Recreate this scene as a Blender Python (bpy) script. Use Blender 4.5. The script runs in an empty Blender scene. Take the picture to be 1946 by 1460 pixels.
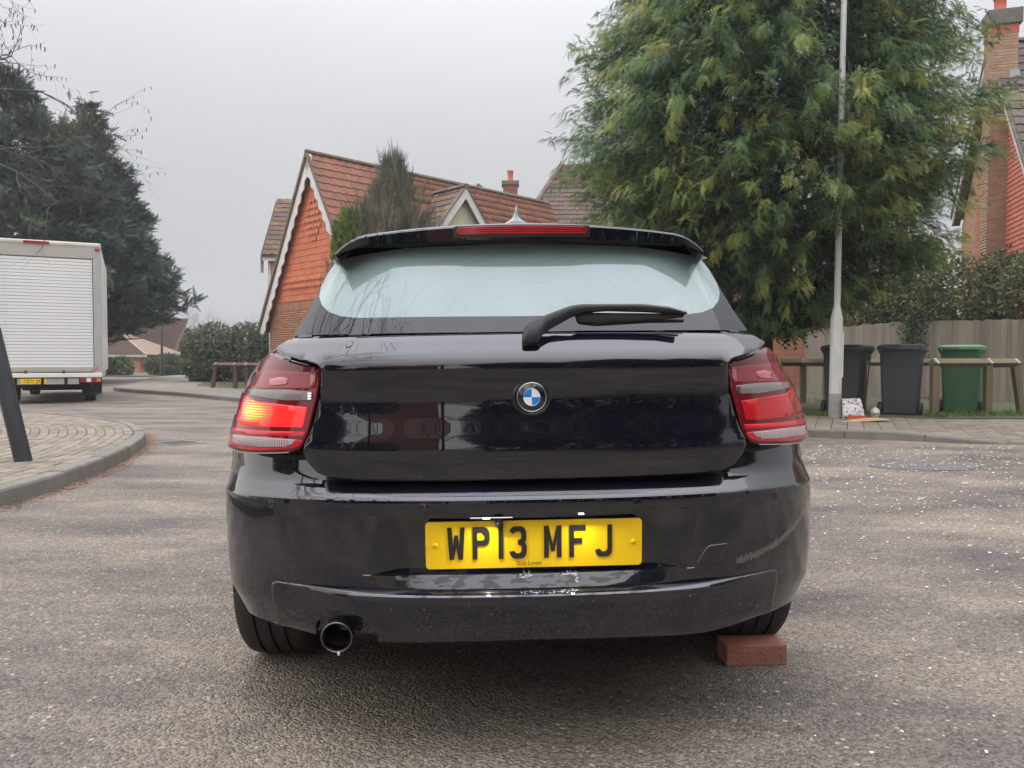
import bpy, bmesh, math, random
import numpy as np
from mathutils import Matrix, Vector
R = math.radians
random.seed(7)
rng = np.random.default_rng(11)
scene = bpy.context.scene
C = scene.collection

# ------------------------------------------------------------------ camera
cam_d = bpy.data.cameras.new('camera'); cam = bpy.data.objects.new('camera', cam_d); C.objects.link(cam)
cam.location = (0, 0, .99); cam.rotation_euler = (R(90) - math.atan(45/1460), 0, 0)
cam_d.sensor_width = 36; cam_d.lens = 36*1460/1946; cam_d.clip_start = .05; cam_d.clip_end = 2000
scene.camera = cam
# ------------------------------------------------------------------ overcast sky
world = bpy.data.worlds.new('World'); scene.world = world; world.use_nodes = True
nt = world.node_tree; nt.nodes.clear()
N = nt.nodes.new; L = nt.links.new
out = N('ShaderNodeOutputWorld'); bg = N('ShaderNodeBackground'); bg.inputs['Strength'].default_value = .1
sky = N('ShaderNodeTexSky'); sky.sky_type = 'NISHITA'; sky.sun_disc = False
sky.sun_elevation = R(60); sky.sun_rotation = R(245); sky.air_density = 1.5; sky.dust_density = 3
tc = N('ShaderNodeTexCoord'); sep = N('ShaderNodeSeparateXYZ'); L(tc.outputs['Generated'], sep.inputs[0])
rmp = N('ShaderNodeMapRange'); rmp.inputs['From Min'].default_value = 0; rmp.inputs['From Max'].default_value = 1
rmp.inputs['To Min'].default_value = 3.0; rmp.inputs['To Max'].default_value = 19
sq = N('ShaderNodeMath'); sq.operation = 'POWER'; sq.use_clamp = True; sq.inputs[1].default_value = 2.6; L(sep.outputs['Z'], sq.inputs[0]); L(sq.outputs[0], rmp.inputs['Value'])
cn = N('ShaderNodeTexNoise'); cn.inputs['Scale'].default_value = 1.6; cn.inputs['Detail'].default_value = 3; L(tc.outputs['Generated'], cn.inputs['Vector'])
cr = N('ShaderNodeMapRange'); cr.inputs['From Min'].default_value = .3; cr.inputs['From Max'].default_value = .7
cr.inputs['To Min'].default_value = .93; cr.inputs['To Max'].default_value = 1.07; L(cn.outputs['Fac'], cr.inputs['Value'])
mm = N('ShaderNodeMath'); mm.operation = 'MULTIPLY'; L(rmp.outputs[0], mm.inputs[0]); L(cr.outputs[0], mm.inputs[1])
cl = N('ShaderNodeMix'); cl.data_type = 'RGBA'; cl.blend_type = 'MULTIPLY'; cl.inputs['Factor'].default_value = 1
L(mm.outputs[0], cl.inputs['A']); tn = N('ShaderNodeMix'); tn.data_type = 'RGBA'; tn.inputs['A'].default_value = (.985, .992, 1.03, 1); tn.inputs['B'].default_value = (.93, .955, 1.10, 1); L(sq.outputs[0], tn.inputs['Factor']); L(tn.outputs['Result'], cl.inputs['B'])
mx = N('ShaderNodeMix'); mx.data_type = 'RGBA'; mx.inputs['Factor'].default_value = .99
L(sky.outputs[0], mx.inputs['A']); L(cl.outputs['Result'], mx.inputs['B']); L(mx.outputs['Result'], bg.inputs['Color']); L(bg.outputs[0], out.inputs[0])
sd = bpy.data.lights.new('sun', 'SUN'); sun = bpy.data.objects.new('sun', sd); C.objects.link(sun)
sd.energy = 1.5; sd.angle = R(150); sd.color = (1, .96, .9)
az, el = R(245), R(60)   # high on the left, wholly veiled by cloud
sun.rotation_euler = Vector((math.sin(az)*math.cos(el), math.cos(az)*math.cos(el), math.sin(el))).to_track_quat('Z', 'Y').to_euler()
scene.view_settings.view_transform = 'Standard'; scene.view_settings.look = 'None'
scene.view_settings.gamma = 1; scene.view_settings.exposure = .92; scene.view_settings.use_curve_mapping = False

# ------------------------------------------------------------------ helpers
def tag(o, label=None, cat=None, group=None, kind=None):
    if label: o['label'] = label
    if cat: o['category'] = cat
    if group: o['group'] = group
    if kind: o['kind'] = kind
    return o
def empty(name, loc=(0,0,0), rz=0, **k):
    o = bpy.data.objects.new(name, None); C.objects.link(o); o.location = loc; o.rotation_euler = (0,0,rz); o.empty_display_size = .2
    return tag(o, **k)
def mesh(name, v, f, m=None, smooth=False, tint=None):
    me = bpy.data.meshes.new(name)
    if isinstance(v, np.ndarray) and isinstance(f, np.ndarray):
        k = f.shape[1]
        me.vertices.add(len(v)); me.vertices.foreach_set('co', v.astype(np.float32).ravel())
        me.loops.add(f.size); me.loops.foreach_set('vertex_index', f.astype(np.int32).ravel())
        me.polygons.add(len(f)); me.polygons.foreach_set('loop_start', np.arange(0, f.size, k, dtype=np.int32))
        me.update(calc_edges=True)
    else:
        me.from_pydata([tuple(map(float, p)) for p in v], [], [tuple(map(int, q)) for q in f])
    if m: me.materials.append(m)
    if smooth: me.polygons.foreach_set('use_smooth', [True]*len(me.polygons))
    if tint is not None:
        a = me.attributes.new('tint', 'FLOAT', 'POINT'); a.data.foreach_set('value', np.broadcast_to(np.asarray(tint, dtype=np.float32), (len(me.vertices),)).copy())
    me.update(); return me
def ob(name, me, parent=None, loc=(0,0,0), rot=(0,0,0), **k):
    o = bpy.data.objects.new(name, me); C.objects.link(o); o.location = loc; o.rotation_euler = rot
    if parent: o.parent = parent
    return tag(o, **k)
def bm_mesh(name, bm, m=None, smooth=False, tint=None, normals=True):
    if normals: bmesh.ops.recalc_face_normals(bm, faces=bm.faces[:])
    me = bpy.data.meshes.new(name); bm.to_mesh(me); bm.free()
    if m: me.materials.append(m)
    if smooth:
        me.polygons.foreach_set('use_smooth', [True]*len(me.polygons))
    if tint is not None:
        a = me.attributes.new('tint', 'FLOAT', 'POINT'); a.data.foreach_set('value', np.full(len(me.vertices), tint, dtype=np.float32))
    return me
def autosmooth(o, deg=35):
    me = o.data
    me.polygons.foreach_set('use_smooth', [True]*len(me.polygons))
    try: me.set_sharp_from_angle(angle=R(deg))
    except Exception: pass
    return o
def box(bm, x0, x1, y0, y1, z0, z1, bev=0, M=None):
    r = bmesh.ops.create_cube(bm, size=1)
    mt = Matrix.Translation(((x0+x1)/2, (y0+y1)/2, (z0+z1)/2)) @ Matrix.Diagonal((x1-x0, y1-y0, z1-z0, 1))
    if M is not None: mt = M @ mt
    bmesh.ops.transform(bm, matrix=mt, verts=r['verts'])
    if bev:
        e = list({e for v in r['verts'] for e in v.link_edges})
        bmesh.ops.bevel(bm, geom=e, offset=bev, segments=2, affect='EDGES', profile=.5)
def boxme(name, x0, x1, y0, y1, z0, z1, m, bev=0, tint=None, M=None):
    bm = bmesh.new(); box(bm, x0, x1, y0, y1, z0, z1, bev, M); return bm_mesh(name, bm, m, tint=tint)
def cyl(bm, p0, p1, r0, r1=None, seg=20, caps=True):
    r1 = r0 if r1 is None else r1
    p0, p1 = Vector(p0), Vector(p1); d = p1-p0
    q = d.to_track_quat('Z', 'Y').to_matrix().to_4x4()
    bmesh.ops.create_cone(bm, cap_ends=caps, segments=seg, radius1=r0, radius2=r1, depth=d.length, matrix=Matrix.Translation((p0+p1)/2) @ q)
def lathe(name, prof, m, seg=40, axis='Z', smooth=True):
    """prof: (r, h) pairs turned about the axis"""
    v, f = [], []
    for r, h in prof:
        for i in range(seg):
            a = 2*math.pi*i/seg; c, s = r*math.cos(a), r*math.sin(a)
            v.append({'Z': (c, s, h), 'Y': (c, h, s), 'X': (h, c, s)}[axis])
    for j in range(len(prof)-1):
        for i in range(seg):
            f.append((j*seg+i, j*seg+(i+1) % seg, (j+1)*seg+(i+1) % seg, (j+1)*seg+i))
    me = mesh(name, v, f, m, smooth); bm = bmesh.new(); bm.from_mesh(me); bmesh.ops.recalc_face_normals(bm, faces=bm.faces[:]); bm.to_mesh(me); bm.free()
    return me
def extr(name, pts, depth, m, M=None, bev=0, tint=None, holes=None):
    """2D outline(s) in local XZ, extruded along +Y by depth"""
    cu = bpy.data.curves.new('c', 'CURVE'); cu.dimensions = '2D'; cu.fill_mode = 'BOTH'; cu.extrude = max(depth/2-bev, 1e-5)
    cu.bevel_depth = bev; cu.bevel_resolution = 1; cu.offset = -bev
    for lp in [pts]+(holes or []):
        s = cu.splines.new('POLY'); s.points.add(len(lp)-1)
        for i, p in enumerate(lp): s.points[i].co = (p[0], p[1], 0, 1)
        s.use_cyclic_u = True
    o = bpy.data.objects.new('c', cu); C.objects.link(o)
    dg = bpy.context.evaluated_depsgraph_get(); me = bpy.data.meshes.new_from_object(o.evaluated_get(dg))
    bpy.data.objects.remove(o); bpy.data.curves.remove(cu)
    # curve plane XY -> XZ, depth along +Y
    T = Matrix(((1,0,0,0),(0,0,-1,depth/2),(0,1,0,0),(0,0,0,1)))
    me.transform((M @ T) if M is not None else T)
    me.name = name; me.materials.clear(); me.materials.append(m)
    if tint is not None:
        a = me.attributes.new('tint', 'FLOAT', 'POINT'); a.data.foreach_set('value', np.full(len(me.vertices), tint, dtype=np.float32))
    return me
def text_mesh(name, s, size, m, M, depth=.0006, wid=1):
    cu = bpy.data.curves.new('t', 'FONT'); cu.body = s; cu.size = size; cu.extrude = depth; cu.align_x = 'CENTER'; cu.align_y = 'CENTER'; cu.resolution_u = 3
    o = bpy.data.objects.new('t', cu); C.objects.link(o)
    dg = bpy.context.evaluated_depsgraph_get(); me = bpy.data.meshes.new_from_object(o.evaluated_get(dg))
    bpy.data.objects.remove(o); bpy.data.curves.remove(cu)
    T = Matrix(((wid,0,0,0),(0,0,-1,0),(0,1,0,0),(0,0,0,1))); me.transform(M @ T); me.name = name; me.materials.clear(); me.materials.append(m)
    return me
f_px, pitch = 1460., math.atan(45/1460)
def proj(P):
    """points (n,3) world -> pixel x, y, depth in the 1946x1460 photograph"""
    P = np.asarray(P, float) - np.array([0, 0, .99])
    d = P[:, 1]*math.cos(pitch) - P[:, 2]*math.sin(pitch); u = P[:, 1]*math.sin(pitch) + P[:, 2]*math.cos(pitch)
    return 973+f_px*P[:, 0]/np.maximum(d, .01), 730-f_px*u/np.maximum(d, .01), d
def pieces(parent, name, protos, mats, limit=300, world=None, order=None, stuff_name=None, size=.2):
    """alike pieces: the ones that show largest as objects, the rest joined into one stuff part"""
    pw = world if world is not None else (parent.matrix_world if parent else Matrix())
    n = len(mats)
    if n == 0: return
    P = np.array([(pw @ m).translation for m in mats]); x, y, d = proj(P)
    vis = (d > .3) & (x > -60) & (x < 2010) & (y > -60) & (y < 1520)
    sc = np.where(vis, d, d+1000*(1+(d < 0)))
    if order is not None: sc = sc+np.asarray(order)
    idx = np.argsort(sc); var = rng.integers(0, len(protos), n)
    sing = [i for i in idx[:limit] if vis[i]] or list(idx[:1])
    ss = set(int(i) for i in sing)
    for i in sing:
        o = bpy.data.objects.new(name, protos[var[i]]); C.objects.link(o)
        if parent: o.parent = parent
        o.matrix_basis = mats[i]
    rest = [i for i in range(n) if i not in ss]
    if rest:
        V, F, T = [], [], []; off = 0; cache = {}
        for i in rest:
            k = int(var[i])
            if k not in cache:
                me = protos[k]; co = np.empty(len(me.vertices)*3); me.vertices.foreach_get('co', co)
                me.calc_loop_triangles(); tr = np.empty(len(me.loop_triangles)*3, dtype=np.int32); me.loop_triangles.foreach_get('vertices', tr)
                tt = np.empty(len(me.vertices), dtype=np.float32)
                if 'tint' in me.attributes: me.attributes['tint'].data.foreach_get('value', tt)
                else: tt[:] = .5
                cache[k] = (co.reshape(-1, 3), tr.reshape(-1, 3), tt)
            co, tr, tt = cache[k]; m = np.array(mats[i])
            V.append(co @ m[:3, :3].T+m[:3, 3]); F.append(tr+off); T.append(tt); off += len(co)
        me = mesh(stuff_name or name+'s', np.concatenate(V), np.concatenate(F), protos[0].materials[0], tint=np.concatenate(T))
        ob(stuff_name or name+'s', me, parent, kind='stuff')

# ------------------------------------------------------------------ materials
def new_mat(name):
    m = bpy.data.materials.new(name); m.use_nodes = True; nt = m.node_tree; b = nt.nodes['Principled BSDF']; return m, nt, b
def mat(name, a, b=None, rough=.7, scale=6, bump=0, bscale=60, tint=False, metal=0, coat=0, spec=.5, detail=5, dirt=None, dirtscale=2, amt=.5, stretch=None, emit=None):
    m, nt, p = new_mat(name); N, L = nt.nodes.new, nt.links.new
    b = b or tuple(c*.75 for c in a)
    tcn = N('ShaderNodeTexCoord'); vec = tcn.outputs['Object']
    if tint: vec = N('ShaderNodeNewGeometry').outputs['Position']
    vec0 = vec
    if stretch:
        mp = N('ShaderNodeMapping'); mp.inputs['Scale'].default_value = stretch; L(vec, mp.inputs[0]); vec = mp.outputs[0]
    nz = N('ShaderNodeTexNoise'); nz.inputs['Scale'].default_value = scale; nz.inputs['Detail'].default_value = detail; nz.inputs['Roughness'].default_value = .6; L(vec, nz.inputs['Vector'])
    st = N('ShaderNodeMapRange'); st.inputs['From Min'].default_value = .32; st.inputs['From Max'].default_value = .68; L(nz.outputs['Fac'], st.inputs['Value']); fac = st.outputs[0]
    if tint:
        at = N('ShaderNodeAttribute'); at.attribute_name = 'tint'
        mxx = N('ShaderNodeMix'); mxx.inputs['Factor'].default_value = amt; L(fac, mxx.inputs['A']); L(at.outputs['Fac'], mxx.inputs['B']); fac = mxx.outputs['Result']
    c = N('ShaderNodeMix'); c.data_type = 'RGBA'; L(fac, c.inputs['Factor']); c.inputs['A'].default_value = (*a, 1); c.inputs['B'].default_value = (*b, 1); col = c.outputs['Result']
    if dirt:
        n2 = N('ShaderNodeTexNoise'); n2.inputs['Scale'].default_value = dirtscale; n2.inputs['Detail'].default_value = 8; n2.inputs['Roughness'].default_value = .7; L(vec0, n2.inputs['Vector'])
        r2 = N('ShaderNodeMapRange'); r2.inputs['From Min'].default_value = dirt[3]; r2.inputs['From Max'].default_value = dirt[3]+.12; L(n2.outputs['Fac'], r2.inputs['Value'])
        c2 = N('ShaderNodeMix'); c2.data_type = 'RGBA'; L(r2.outputs[0], c2.inputs['Factor']); L(col, c2.inputs['A']); c2.inputs['B'].default_value = (*dirt[:3], 1); col = c2.outputs['Result']
    L(col, p.inputs['Base Color']); p.inputs['Roughness'].default_value = rough; p.inputs['Metallic'].default_value = metal
    p.inputs['Specular IOR Level'].default_value = spec; p.inputs['Coat Weight'].default_value = coat; p.inputs['Coat Roughness'].default_value = .05
    if bump:
        nb = N('ShaderNodeTexNoise'); nb.inputs['Scale'].default_value = bscale; nb.inputs['Detail'].default_value = 4; L(vec, nb.inputs['Vector'])
        bp = N('ShaderNodeBump'); bp.inputs['Strength'].default_value = bump; bp.inputs['Distance'].default_value = .01; L(nb.outputs['Fac'], bp.inputs['Height']); L(bp.outputs[0], p.inputs['Normal'])
    if emit:
        p.inputs['Emission Color'].default_value = (*emit[:3], 1); p.inputs['Emission Strength'].default_value = emit[3]
    return m
def asphalt_mat():
    m, nt, p = new_mat('asphalt'); N, L = nt.nodes.new, nt.links.new
    tcn = N('ShaderNodeTexCoord'); vec = tcn.outputs['Object']
    vo = N('ShaderNodeTexVoronoi'); vo.inputs['Scale'].default_value = 120; L(vec, vo.inputs['Vector'])
    vo2 = N('ShaderNodeTexVoronoi'); vo2.inputs['Scale'].default_value = 48; L(vec, vo2.inputs['Vector'])
    big = N('ShaderNodeTexNoise'); big.inputs['Scale'].default_value = .9; big.inputs['Detail'].default_value = 5; big.inputs['Roughness'].default_value = .62
    mp = N('ShaderNodeMapping'); mp.inputs['Scale'].default_value = (.75, 1.6, 1); mp.inputs['Rotation'].default_value = (0, 0, .35); L(vec, mp.inputs[0]); L(mp.outputs[0], big.inputs['Vector'])
    r = N('ShaderNodeMapRange'); r.inputs['From Min'].default_value = .36; r.inputs['From Max'].default_value = .66; L(big.outputs['Fac'], r.inputs['Value'])
    c = N('ShaderNodeMix'); c.data_type = 'RGBA'; L(r.outputs[0], c.inputs['Factor']); c.inputs['A'].default_value = (.140, .123, .114, 1); c.inputs['B'].default_value = (.335, .278, .218, 1)
    # aggregate: each stone its own value
    sp = N('ShaderNodeSeparateColor'); L(vo.outputs['Color'], sp.inputs[0])
    ra = N('ShaderNodeMapRange'); ra.inputs['To Min'].default_value = .45; ra.inputs['To Max'].default_value = 1.5; L(sp.outputs[0], ra.inputs['Value'])
    c2 = N('ShaderNodeMix'); c2.data_type = 'RGBA'; c2.blend_type = 'MULTIPLY'; c2.inputs['Factor'].default_value = .8; L(c.outputs['Result'], c2.inputs['A']); L(ra.outputs[0], c2.inputs['B'])
    # pale chips
    sp2 = N('ShaderNodeSeparateColor'); L(vo2.outputs['Color'], sp2.inputs[0])
    t = N('ShaderNodeMath'); t.operation = 'GREATER_THAN'; t.inputs[1].default_value = .93; L(sp2.outputs[1], t.inputs[0])
    d = N('ShaderNodeMath'); d.operation = 'LESS_THAN'; d.inputs[1].default_value = .33; L(vo2.outputs['Distance'], d.inputs[0])
    tm = N('ShaderNodeMath'); tm.operation = 'MULTIPLY'; L(t.outputs[0], tm.inputs[0]); L(d.outputs[0], tm.inputs[1])
    c3 = N('ShaderNodeMix'); c3.data_type = 'RGBA'; L(tm.outputs[0], c3.inputs['Factor']); L(c2.outputs['Result'], c3.inputs['A']); c3.inputs['B'].default_value = (.52, .42, .30, 1)
    # dark damp spots
    n3 = N('ShaderNodeTexNoise'); n3.inputs['Scale'].default_value = 3.3; n3.inputs['Detail'].default_value = 6; L(vec, n3.inputs['Vector'])
    r3 = N('ShaderNodeMapRange'); r3.inputs['From Min'].default_value = .62; r3.inputs['From Max'].default_value = .75; r3.inputs['To Max'].default_value = .35; L(n3.outputs['Fac'], r3.inputs['Value'])
    c4 = N('ShaderNodeMix'); c4.data_type = 'RGBA'; L(r3.outputs[0], c4.inputs['Factor']); L(c3.outputs['Result'], c4.inputs['A']); c4.inputs['B'].default_value = (.05, .044, .042, 1)
    L(c4.outputs['Result'], p.inputs['Base Color']); p.inputs['Roughness'].default_value = .8; p.inputs['Specular IOR Level'].default_value = .35
    h = N('ShaderNodeMath'); h.operation = 'MULTIPLY_ADD'; h.inputs[1].default_value = -1.0; L(vo.outputs['Distance'], h.inputs[0]); L(sp.outputs[1], h.inputs[2])
    h2 = N('ShaderNodeMath'); h2.operation = 'MULTIPLY_ADD'; h2.inputs[1].default_value = 1.5; L(big.outputs['Fac'], h2.inputs[0]); L(h.outputs[0], h2.inputs[2])
    bp = N('ShaderNodeBump'); bp.inputs['Strength'].default_value = 1.0; bp.inputs['Distance'].default_value = .010; L(h2.outputs[0], bp.inputs['Height']); L(bp.outputs[0], p.inputs['Normal'])
    return m
def brickmat(name, c1, c2, mortar, axis='xz', scale=1.0):
    m, nt, p = new_mat(name); N, L = nt.nodes.new, nt.links.new
    tcn = N('ShaderNodeTexCoord'); s = N('ShaderNodeSeparateXYZ'); L(tcn.outputs['Object'], s.inputs[0]); cb = N('ShaderNodeCombineXYZ')
    L(s.outputs['XYZ'.index(axis[0].upper())], cb.inputs[0]); L(s.outputs['XYZ'.index(axis[1].upper())], cb.inputs[1])
    bk = N('ShaderNodeTexBrick'); bk.inputs['Scale'].default_value = 1/scale; bk.inputs['Brick Width'].default_value = .225; bk.inputs['Row Height'].default_value = .075
    bk.inputs['Mortar Size'].default_value = .006; bk.inputs['Color1'].default_value = (*c1, 1); bk.inputs['Color2'].default_value = (*c2, 1); bk.inputs['Mortar'].default_value = (*mortar, 1); bk.inputs['Bias'].default_value = 0
    L(cb.outputs[0], bk.inputs['Vector']); nz = N('ShaderNodeTexNoise'); nz.inputs['Scale'].default_value = 3; nz.inputs['Detail'].default_value = 6; L(tcn.outputs['Object'], nz.inputs['Vector'])
    r = N('ShaderNodeMapRange'); r.inputs['To Min'].default_value = .7; r.inputs['To Max'].default_value = 1.25; L(nz.outputs['Fac'], r.inputs['Value'])
    c = N('ShaderNodeMix'); c.data_type = 'RGBA'; c.blend_type = 'MULTIPLY'; c.inputs['Factor'].default_value = 1; L(bk.outputs['Color'], c.inputs['A']); L(r.outputs[0], c.inputs['B'])
    L(c.outputs['Result'], p.inputs['Base Color']); p.inputs['Roughness'].default_value = .85
    bp = N('ShaderNodeBump'); bp.inputs['Strength'].default_value = .6; bp.inputs['Distance'].default_value = .008; bp.invert = True; L(bk.outputs['Fac'], bp.inputs['Height']); L(bp.outputs[0], p.inputs['Normal'])
    return m
def leafmat(name, cols, rough=.55, trans=.25):
    m, nt, p = new_mat(name); N, L = nt.nodes.new, nt.links.new
    at = N('ShaderNodeAttribute'); at.attribute_name = 'tint'; cr = N('ShaderNodeValToRGB')
    el = cr.color_ramp.elements
    while len(el) < len(cols): el.new(.5)
    for i, (q, c) in enumerate(cols): el[i].position = q; el[i].color = (*c, 1)
    L(at.outputs['Fac'], cr.inputs[0]); L(cr.outputs[0], p.inputs['Base Color']); p.inputs['Roughness'].default_value = rough; p.inputs['Specular IOR Level'].default_value = .3
    tr = N('ShaderNodeBsdfTranslucent'); L(cr.outputs[0], tr.inputs[0]); ms = N('ShaderNodeMixShader'); ms.inputs[0].default_value = trans
    L(p.outputs[0], ms.inputs[1]); L(tr.outputs[0], ms.inputs[2]); L(ms.outputs[0], nt.nodes['Material Output'].inputs[0])
    return m
def plain(name, c, rough=.5, metal=0, coat=0, spec=.5):
    m, nt, p = new_mat(name); p.inputs['Base Color'].default_value = (*c, 1); p.inputs['Roughness'].default_value = rough; p.inputs['Metallic'].default_value = metal
    p.inputs['Coat Weight'].default_value = coat; p.inputs['Coat Roughness'].default_value = .03; p.inputs['Specular IOR Level'].default_value = spec; return m

# ------------------------------------------------------------------ ground, road, pavements
M_asph = asphalt_mat()
me = mesh('road', [(-260,-200,0),(260,-200,0),(260,320,0),(-260,320,0)], [(0,1,2,3)], M_asph)
ob('road', me, kind='structure')
def catmull(pts, step=.12):
    P = [Vector((*p, 0)) for p in pts]; P = [2*P[0]-P[1]]+P+[2*P[-1]-P[-2]]; o = []
    for i in range(1, len(P)-2):
        n = max(2, int((P[i+1]-P[i]).length/step))
        for k in range(n):
            t = k/n; a, b, c, d = P[i-1:i+3]
            o.append(.5*((2*b)+(c-a)*t+(2*a-5*b+4*c-d)*t*t+(3*b-a-3*c+d)*t**3))
    o.append(P[-2]); return np.array([(p.x, p.y) for p in o])
def resample(p, step):
    s = np.r_[0, np.cumsum(np.hypot(*np.diff(p, axis=0).T))]; n = max(2, int(s[-1]/step)+1); q = np.linspace(0, s[-1], n)
    return np.c_[np.interp(q, s, p[:, 0]), np.interp(q, s, p[:, 1])], s[-1]
def offset(p, d):
    """move to the left of the travel direction by d"""
    t = np.gradient(p, axis=0); t /= np.maximum(np.hypot(t[:, 0], t[:, 1])[:, None], 1e-9); return p+np.c_[-t[:, 1], t[:, 0]]*d
def prism(name, pts, z0, z1, m, parent=None, **k):
    bm = bmesh.new(); vs = [bm.verts.new((x, y, z1)) for x, y in pts]; f = bm.faces.new(vs)
    g = bmesh.ops.extrude_face_region(bm, geom=[f]); lo = [v for v in g['geom'] if isinstance(v, bmesh.types.BMVert)]
    for v in lo: v.co.z = z0
    bmesh.ops.triangulate(bm, faces=bm.faces[:])
    return ob(name, bm_mesh(name, bm, m), parent, **k)
M_kerb = mat('kerb_concrete', (.2,.185,.16), (.12,.11,.095), rough=.85, scale=5, bump=.5, bscale=90, tint=True, amt=.35, dirt=(.075,.08,.045,.58), dirtscale=3)
M_pav = mat('block_paver', (.27,.225,.165), (.13,.11,.088), rough=.85, scale=7, bump=.6, bscale=80, tint=True, amt=.55, dirt=(.085,.10,.04,.60), dirtscale=1.4)
M_bed = mat('paving_bed', (.085,.078,.05), (.05,.052,.028), rough=.95, scale=9, bump=.6, bscale=60, dirt=(.06,.085,.025,.5), dirtscale=1.2)
M_walk = mat('walk_concrete', (.21,.18,.145), (.15,.135,.11), rough=.9, scale=3, bump=.5, bscale=90, dirt=(.09,.11,.04,.62), dirtscale=.7)
def kerb(parent, curve, hfun, stone=.9, wid=.125, inward=1):
    """kerb stones laid along curve (outer face line); inward: pavement lies to the left (+1) or right (-1)"""
    p, Ln = resample(curve, .075); n = len(p); per = max(2, int(stone/.075)); i = 0
    t = np.gradient(p, axis=0); t /= np.hypot(t[:, 0], t[:, 1])[:, None]; nrm = np.c_[-t[:, 1], t[:, 0]]*inward
    while i < n-1:
        j = min(i+per, n-1); v = []; f = []; jz = random.uniform(-.004, .004); jo = random.uniform(-.003, .003)
        ks = list(range(i, j+1))
        for a, k in enumerate(ks):
            q = p[k]-(t[k]*.004 if a == len(ks)-1 else 0)+(t[k]*.004 if a == 0 else 0); h = hfun(*q)+jz
            for o, z in ((0, -.03), (0+.004, h-.022), (.012, h-.006), (.026, h), (wid, h), (wid, -.03)):
                v.append((*(q+nrm[k]*(o+jo)), z))
        m = 6
        for a in range(len(ks)-1):
            for b in range(m-1): f.append((a*m+b, (a+1)*m+b, (a+1)*m+b+1, a*m+b+1))
        f.append(tuple(range(m))); f.append(tuple(range((len(ks)-1)*m, len(ks)*m)))
        me = mesh('kerb_stone', v, f, M_kerb, tint=random.random()); bm = bmesh.new(); bm.from_mesh(me); bmesh.ops.recalc_face_normals(bm, faces=bm.faces[:]); bm.to_mesh(me); bm.free()
        ob('kerb_stone', me, parent); i = j
def inpoly(x, y, P):
    c = False; j = len(P)-1
    for i in range(len(P)):
        if (P[i][1] > y) != (P[j][1] > y) and x < (P[j][0]-P[i][0])*(y-P[i][1])/(P[j][1]-P[i][1])+P[i][0]: c = not c
        j = i
    return c
pavers = []
for k in range(7):
    bm = bmesh.new(); box(bm, -.0965, .0965, -.0465, .0465, -.05, 0); bmesh.ops.bevel(bm, geom=[e for e in bm.edges if all(v.co.z > -.01 for v in e.verts)], offset=.006, segments=1, affect='EDGES')
    for v in bm.verts: v.co.x += random.uniform(-.0015, .0015); v.co.y += random.uniform(-.0015, .0015)
    pavers.append(bm_mesh('paver', bm, M_pav, tint=k/6))
def pave_rows(parent, curve, h, rows, keep, inward=1, start=.132, sy=.0985):
    M = []
    for r in range(rows):
        q = offset(curve, inward*(start+sy*(r+.5))); q, Ln = resample(q, .2)
        s = np.r_[0, np.cumsum(np.hypot(*np.diff(q, axis=0).T))]
        a = (.1 if r % 2 else 0)+.1
        while a < s[-1]-.1:
            x = np.interp(a, s, q[:, 0]); y = np.interp(a, s, q[:, 1]); x2 = np.interp(a+.05, s, q[:, 0]); y2 = np.interp(a+.05, s, q[:, 1])
            if keep(x, y):
                M.append(Matrix.Translation((x, y, h(x, y)+random.uniform(-.004, .003))) @ Matrix.Rotation(math.atan2(y2-y, x2-x)+random.uniform(-.012, .012), 4, 'Z') @ Matrix.Rotation(random.uniform(-.012, .012), 4, 'X') @ Matrix.Rotation(random.uniform(-.008, .008), 4, 'Y'))
            a += .2
    pieces(parent, 'paver', pavers, M, 300)
# the pavement corner on the left
isl = catmull([(-3.0,1.5),(-3.28,3.4),(-3.42,4.6),(-3.46,5.75),(-3.66,6.95),(-3.98,8.1),(-4.5,9.4),(-5.5,10.9),(-6.9,12.1),(-8.8,13.2),(-12.5,14.4),(-18,15.2)])
poly = [tuple(p) for p in isl[::4]]+[(-18,1.5)]
left_pav = prism('pavement', [tuple(p) for p in offset(isl, .06)[::4]]+[(-18,1.5)], -.05, .085, M_bed, kind='structure')
kerb(left_pav, isl, lambda x, y: .13, inward=1)
pave_rows(left_pav, isl, lambda x, y: .128, 32, lambda x, y: y > 3.9 and x > -9.5)
prism('pavement_infill', [tuple(p) for p in offset(isl, 3.2)[::12] if p[1] > 1.4]+[(-18,1.55)], .1, .122, M_walk, left_pav)
# the pavement in front of the houses
kr = catmull([(-20.6,50),(-19.4,42),(-16.6,34.5),(-14.6,29.2),(-13.3,25.6),(-11.6,23.4),(-9.2,21.2),(-6.3,18),(-2.2,13.7),(1,11.1),(3.8,9.85),(4.75,9.45),(5.35,9.12),(6.2,8.95),(8,8.85),(12,8.8),(20,8.8)])
def hk(x, y): return .11 if x < 4.7 else max(.03, .11-.08*(x-4.7)/1.1)
PH = .105
right_pav = prism('pavement', [tuple(p) for p in offset(kr, .06)[::5]]+[(26,8.8),(26,90),(-20.6,90)], -.05, .028, M_bed, kind='structure')
kerb(right_pav, kr[kr[:, 0] < 9], hk, inward=1)
def hpv(x, y):
    return hk(x, y)+(PH-hk(x, y))*min(1, max(0, (y-9.1)/1.6)) if x > 4.7 else PH
pave_rows(right_pav, kr, lambda x, y: hpv(x, y)-.002, 26, lambda x, y: 2.8 < x < 10 and y < 12.2)
bed = prism('soil_strip', [(2.4,12.0),(16,11.5),(24,12),(24,60),(-20,60),(-20,51),(-16,37),(-12.6,27.5),(-5,20),(0,14)], .03, .1, M_bed, right_pav)
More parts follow.
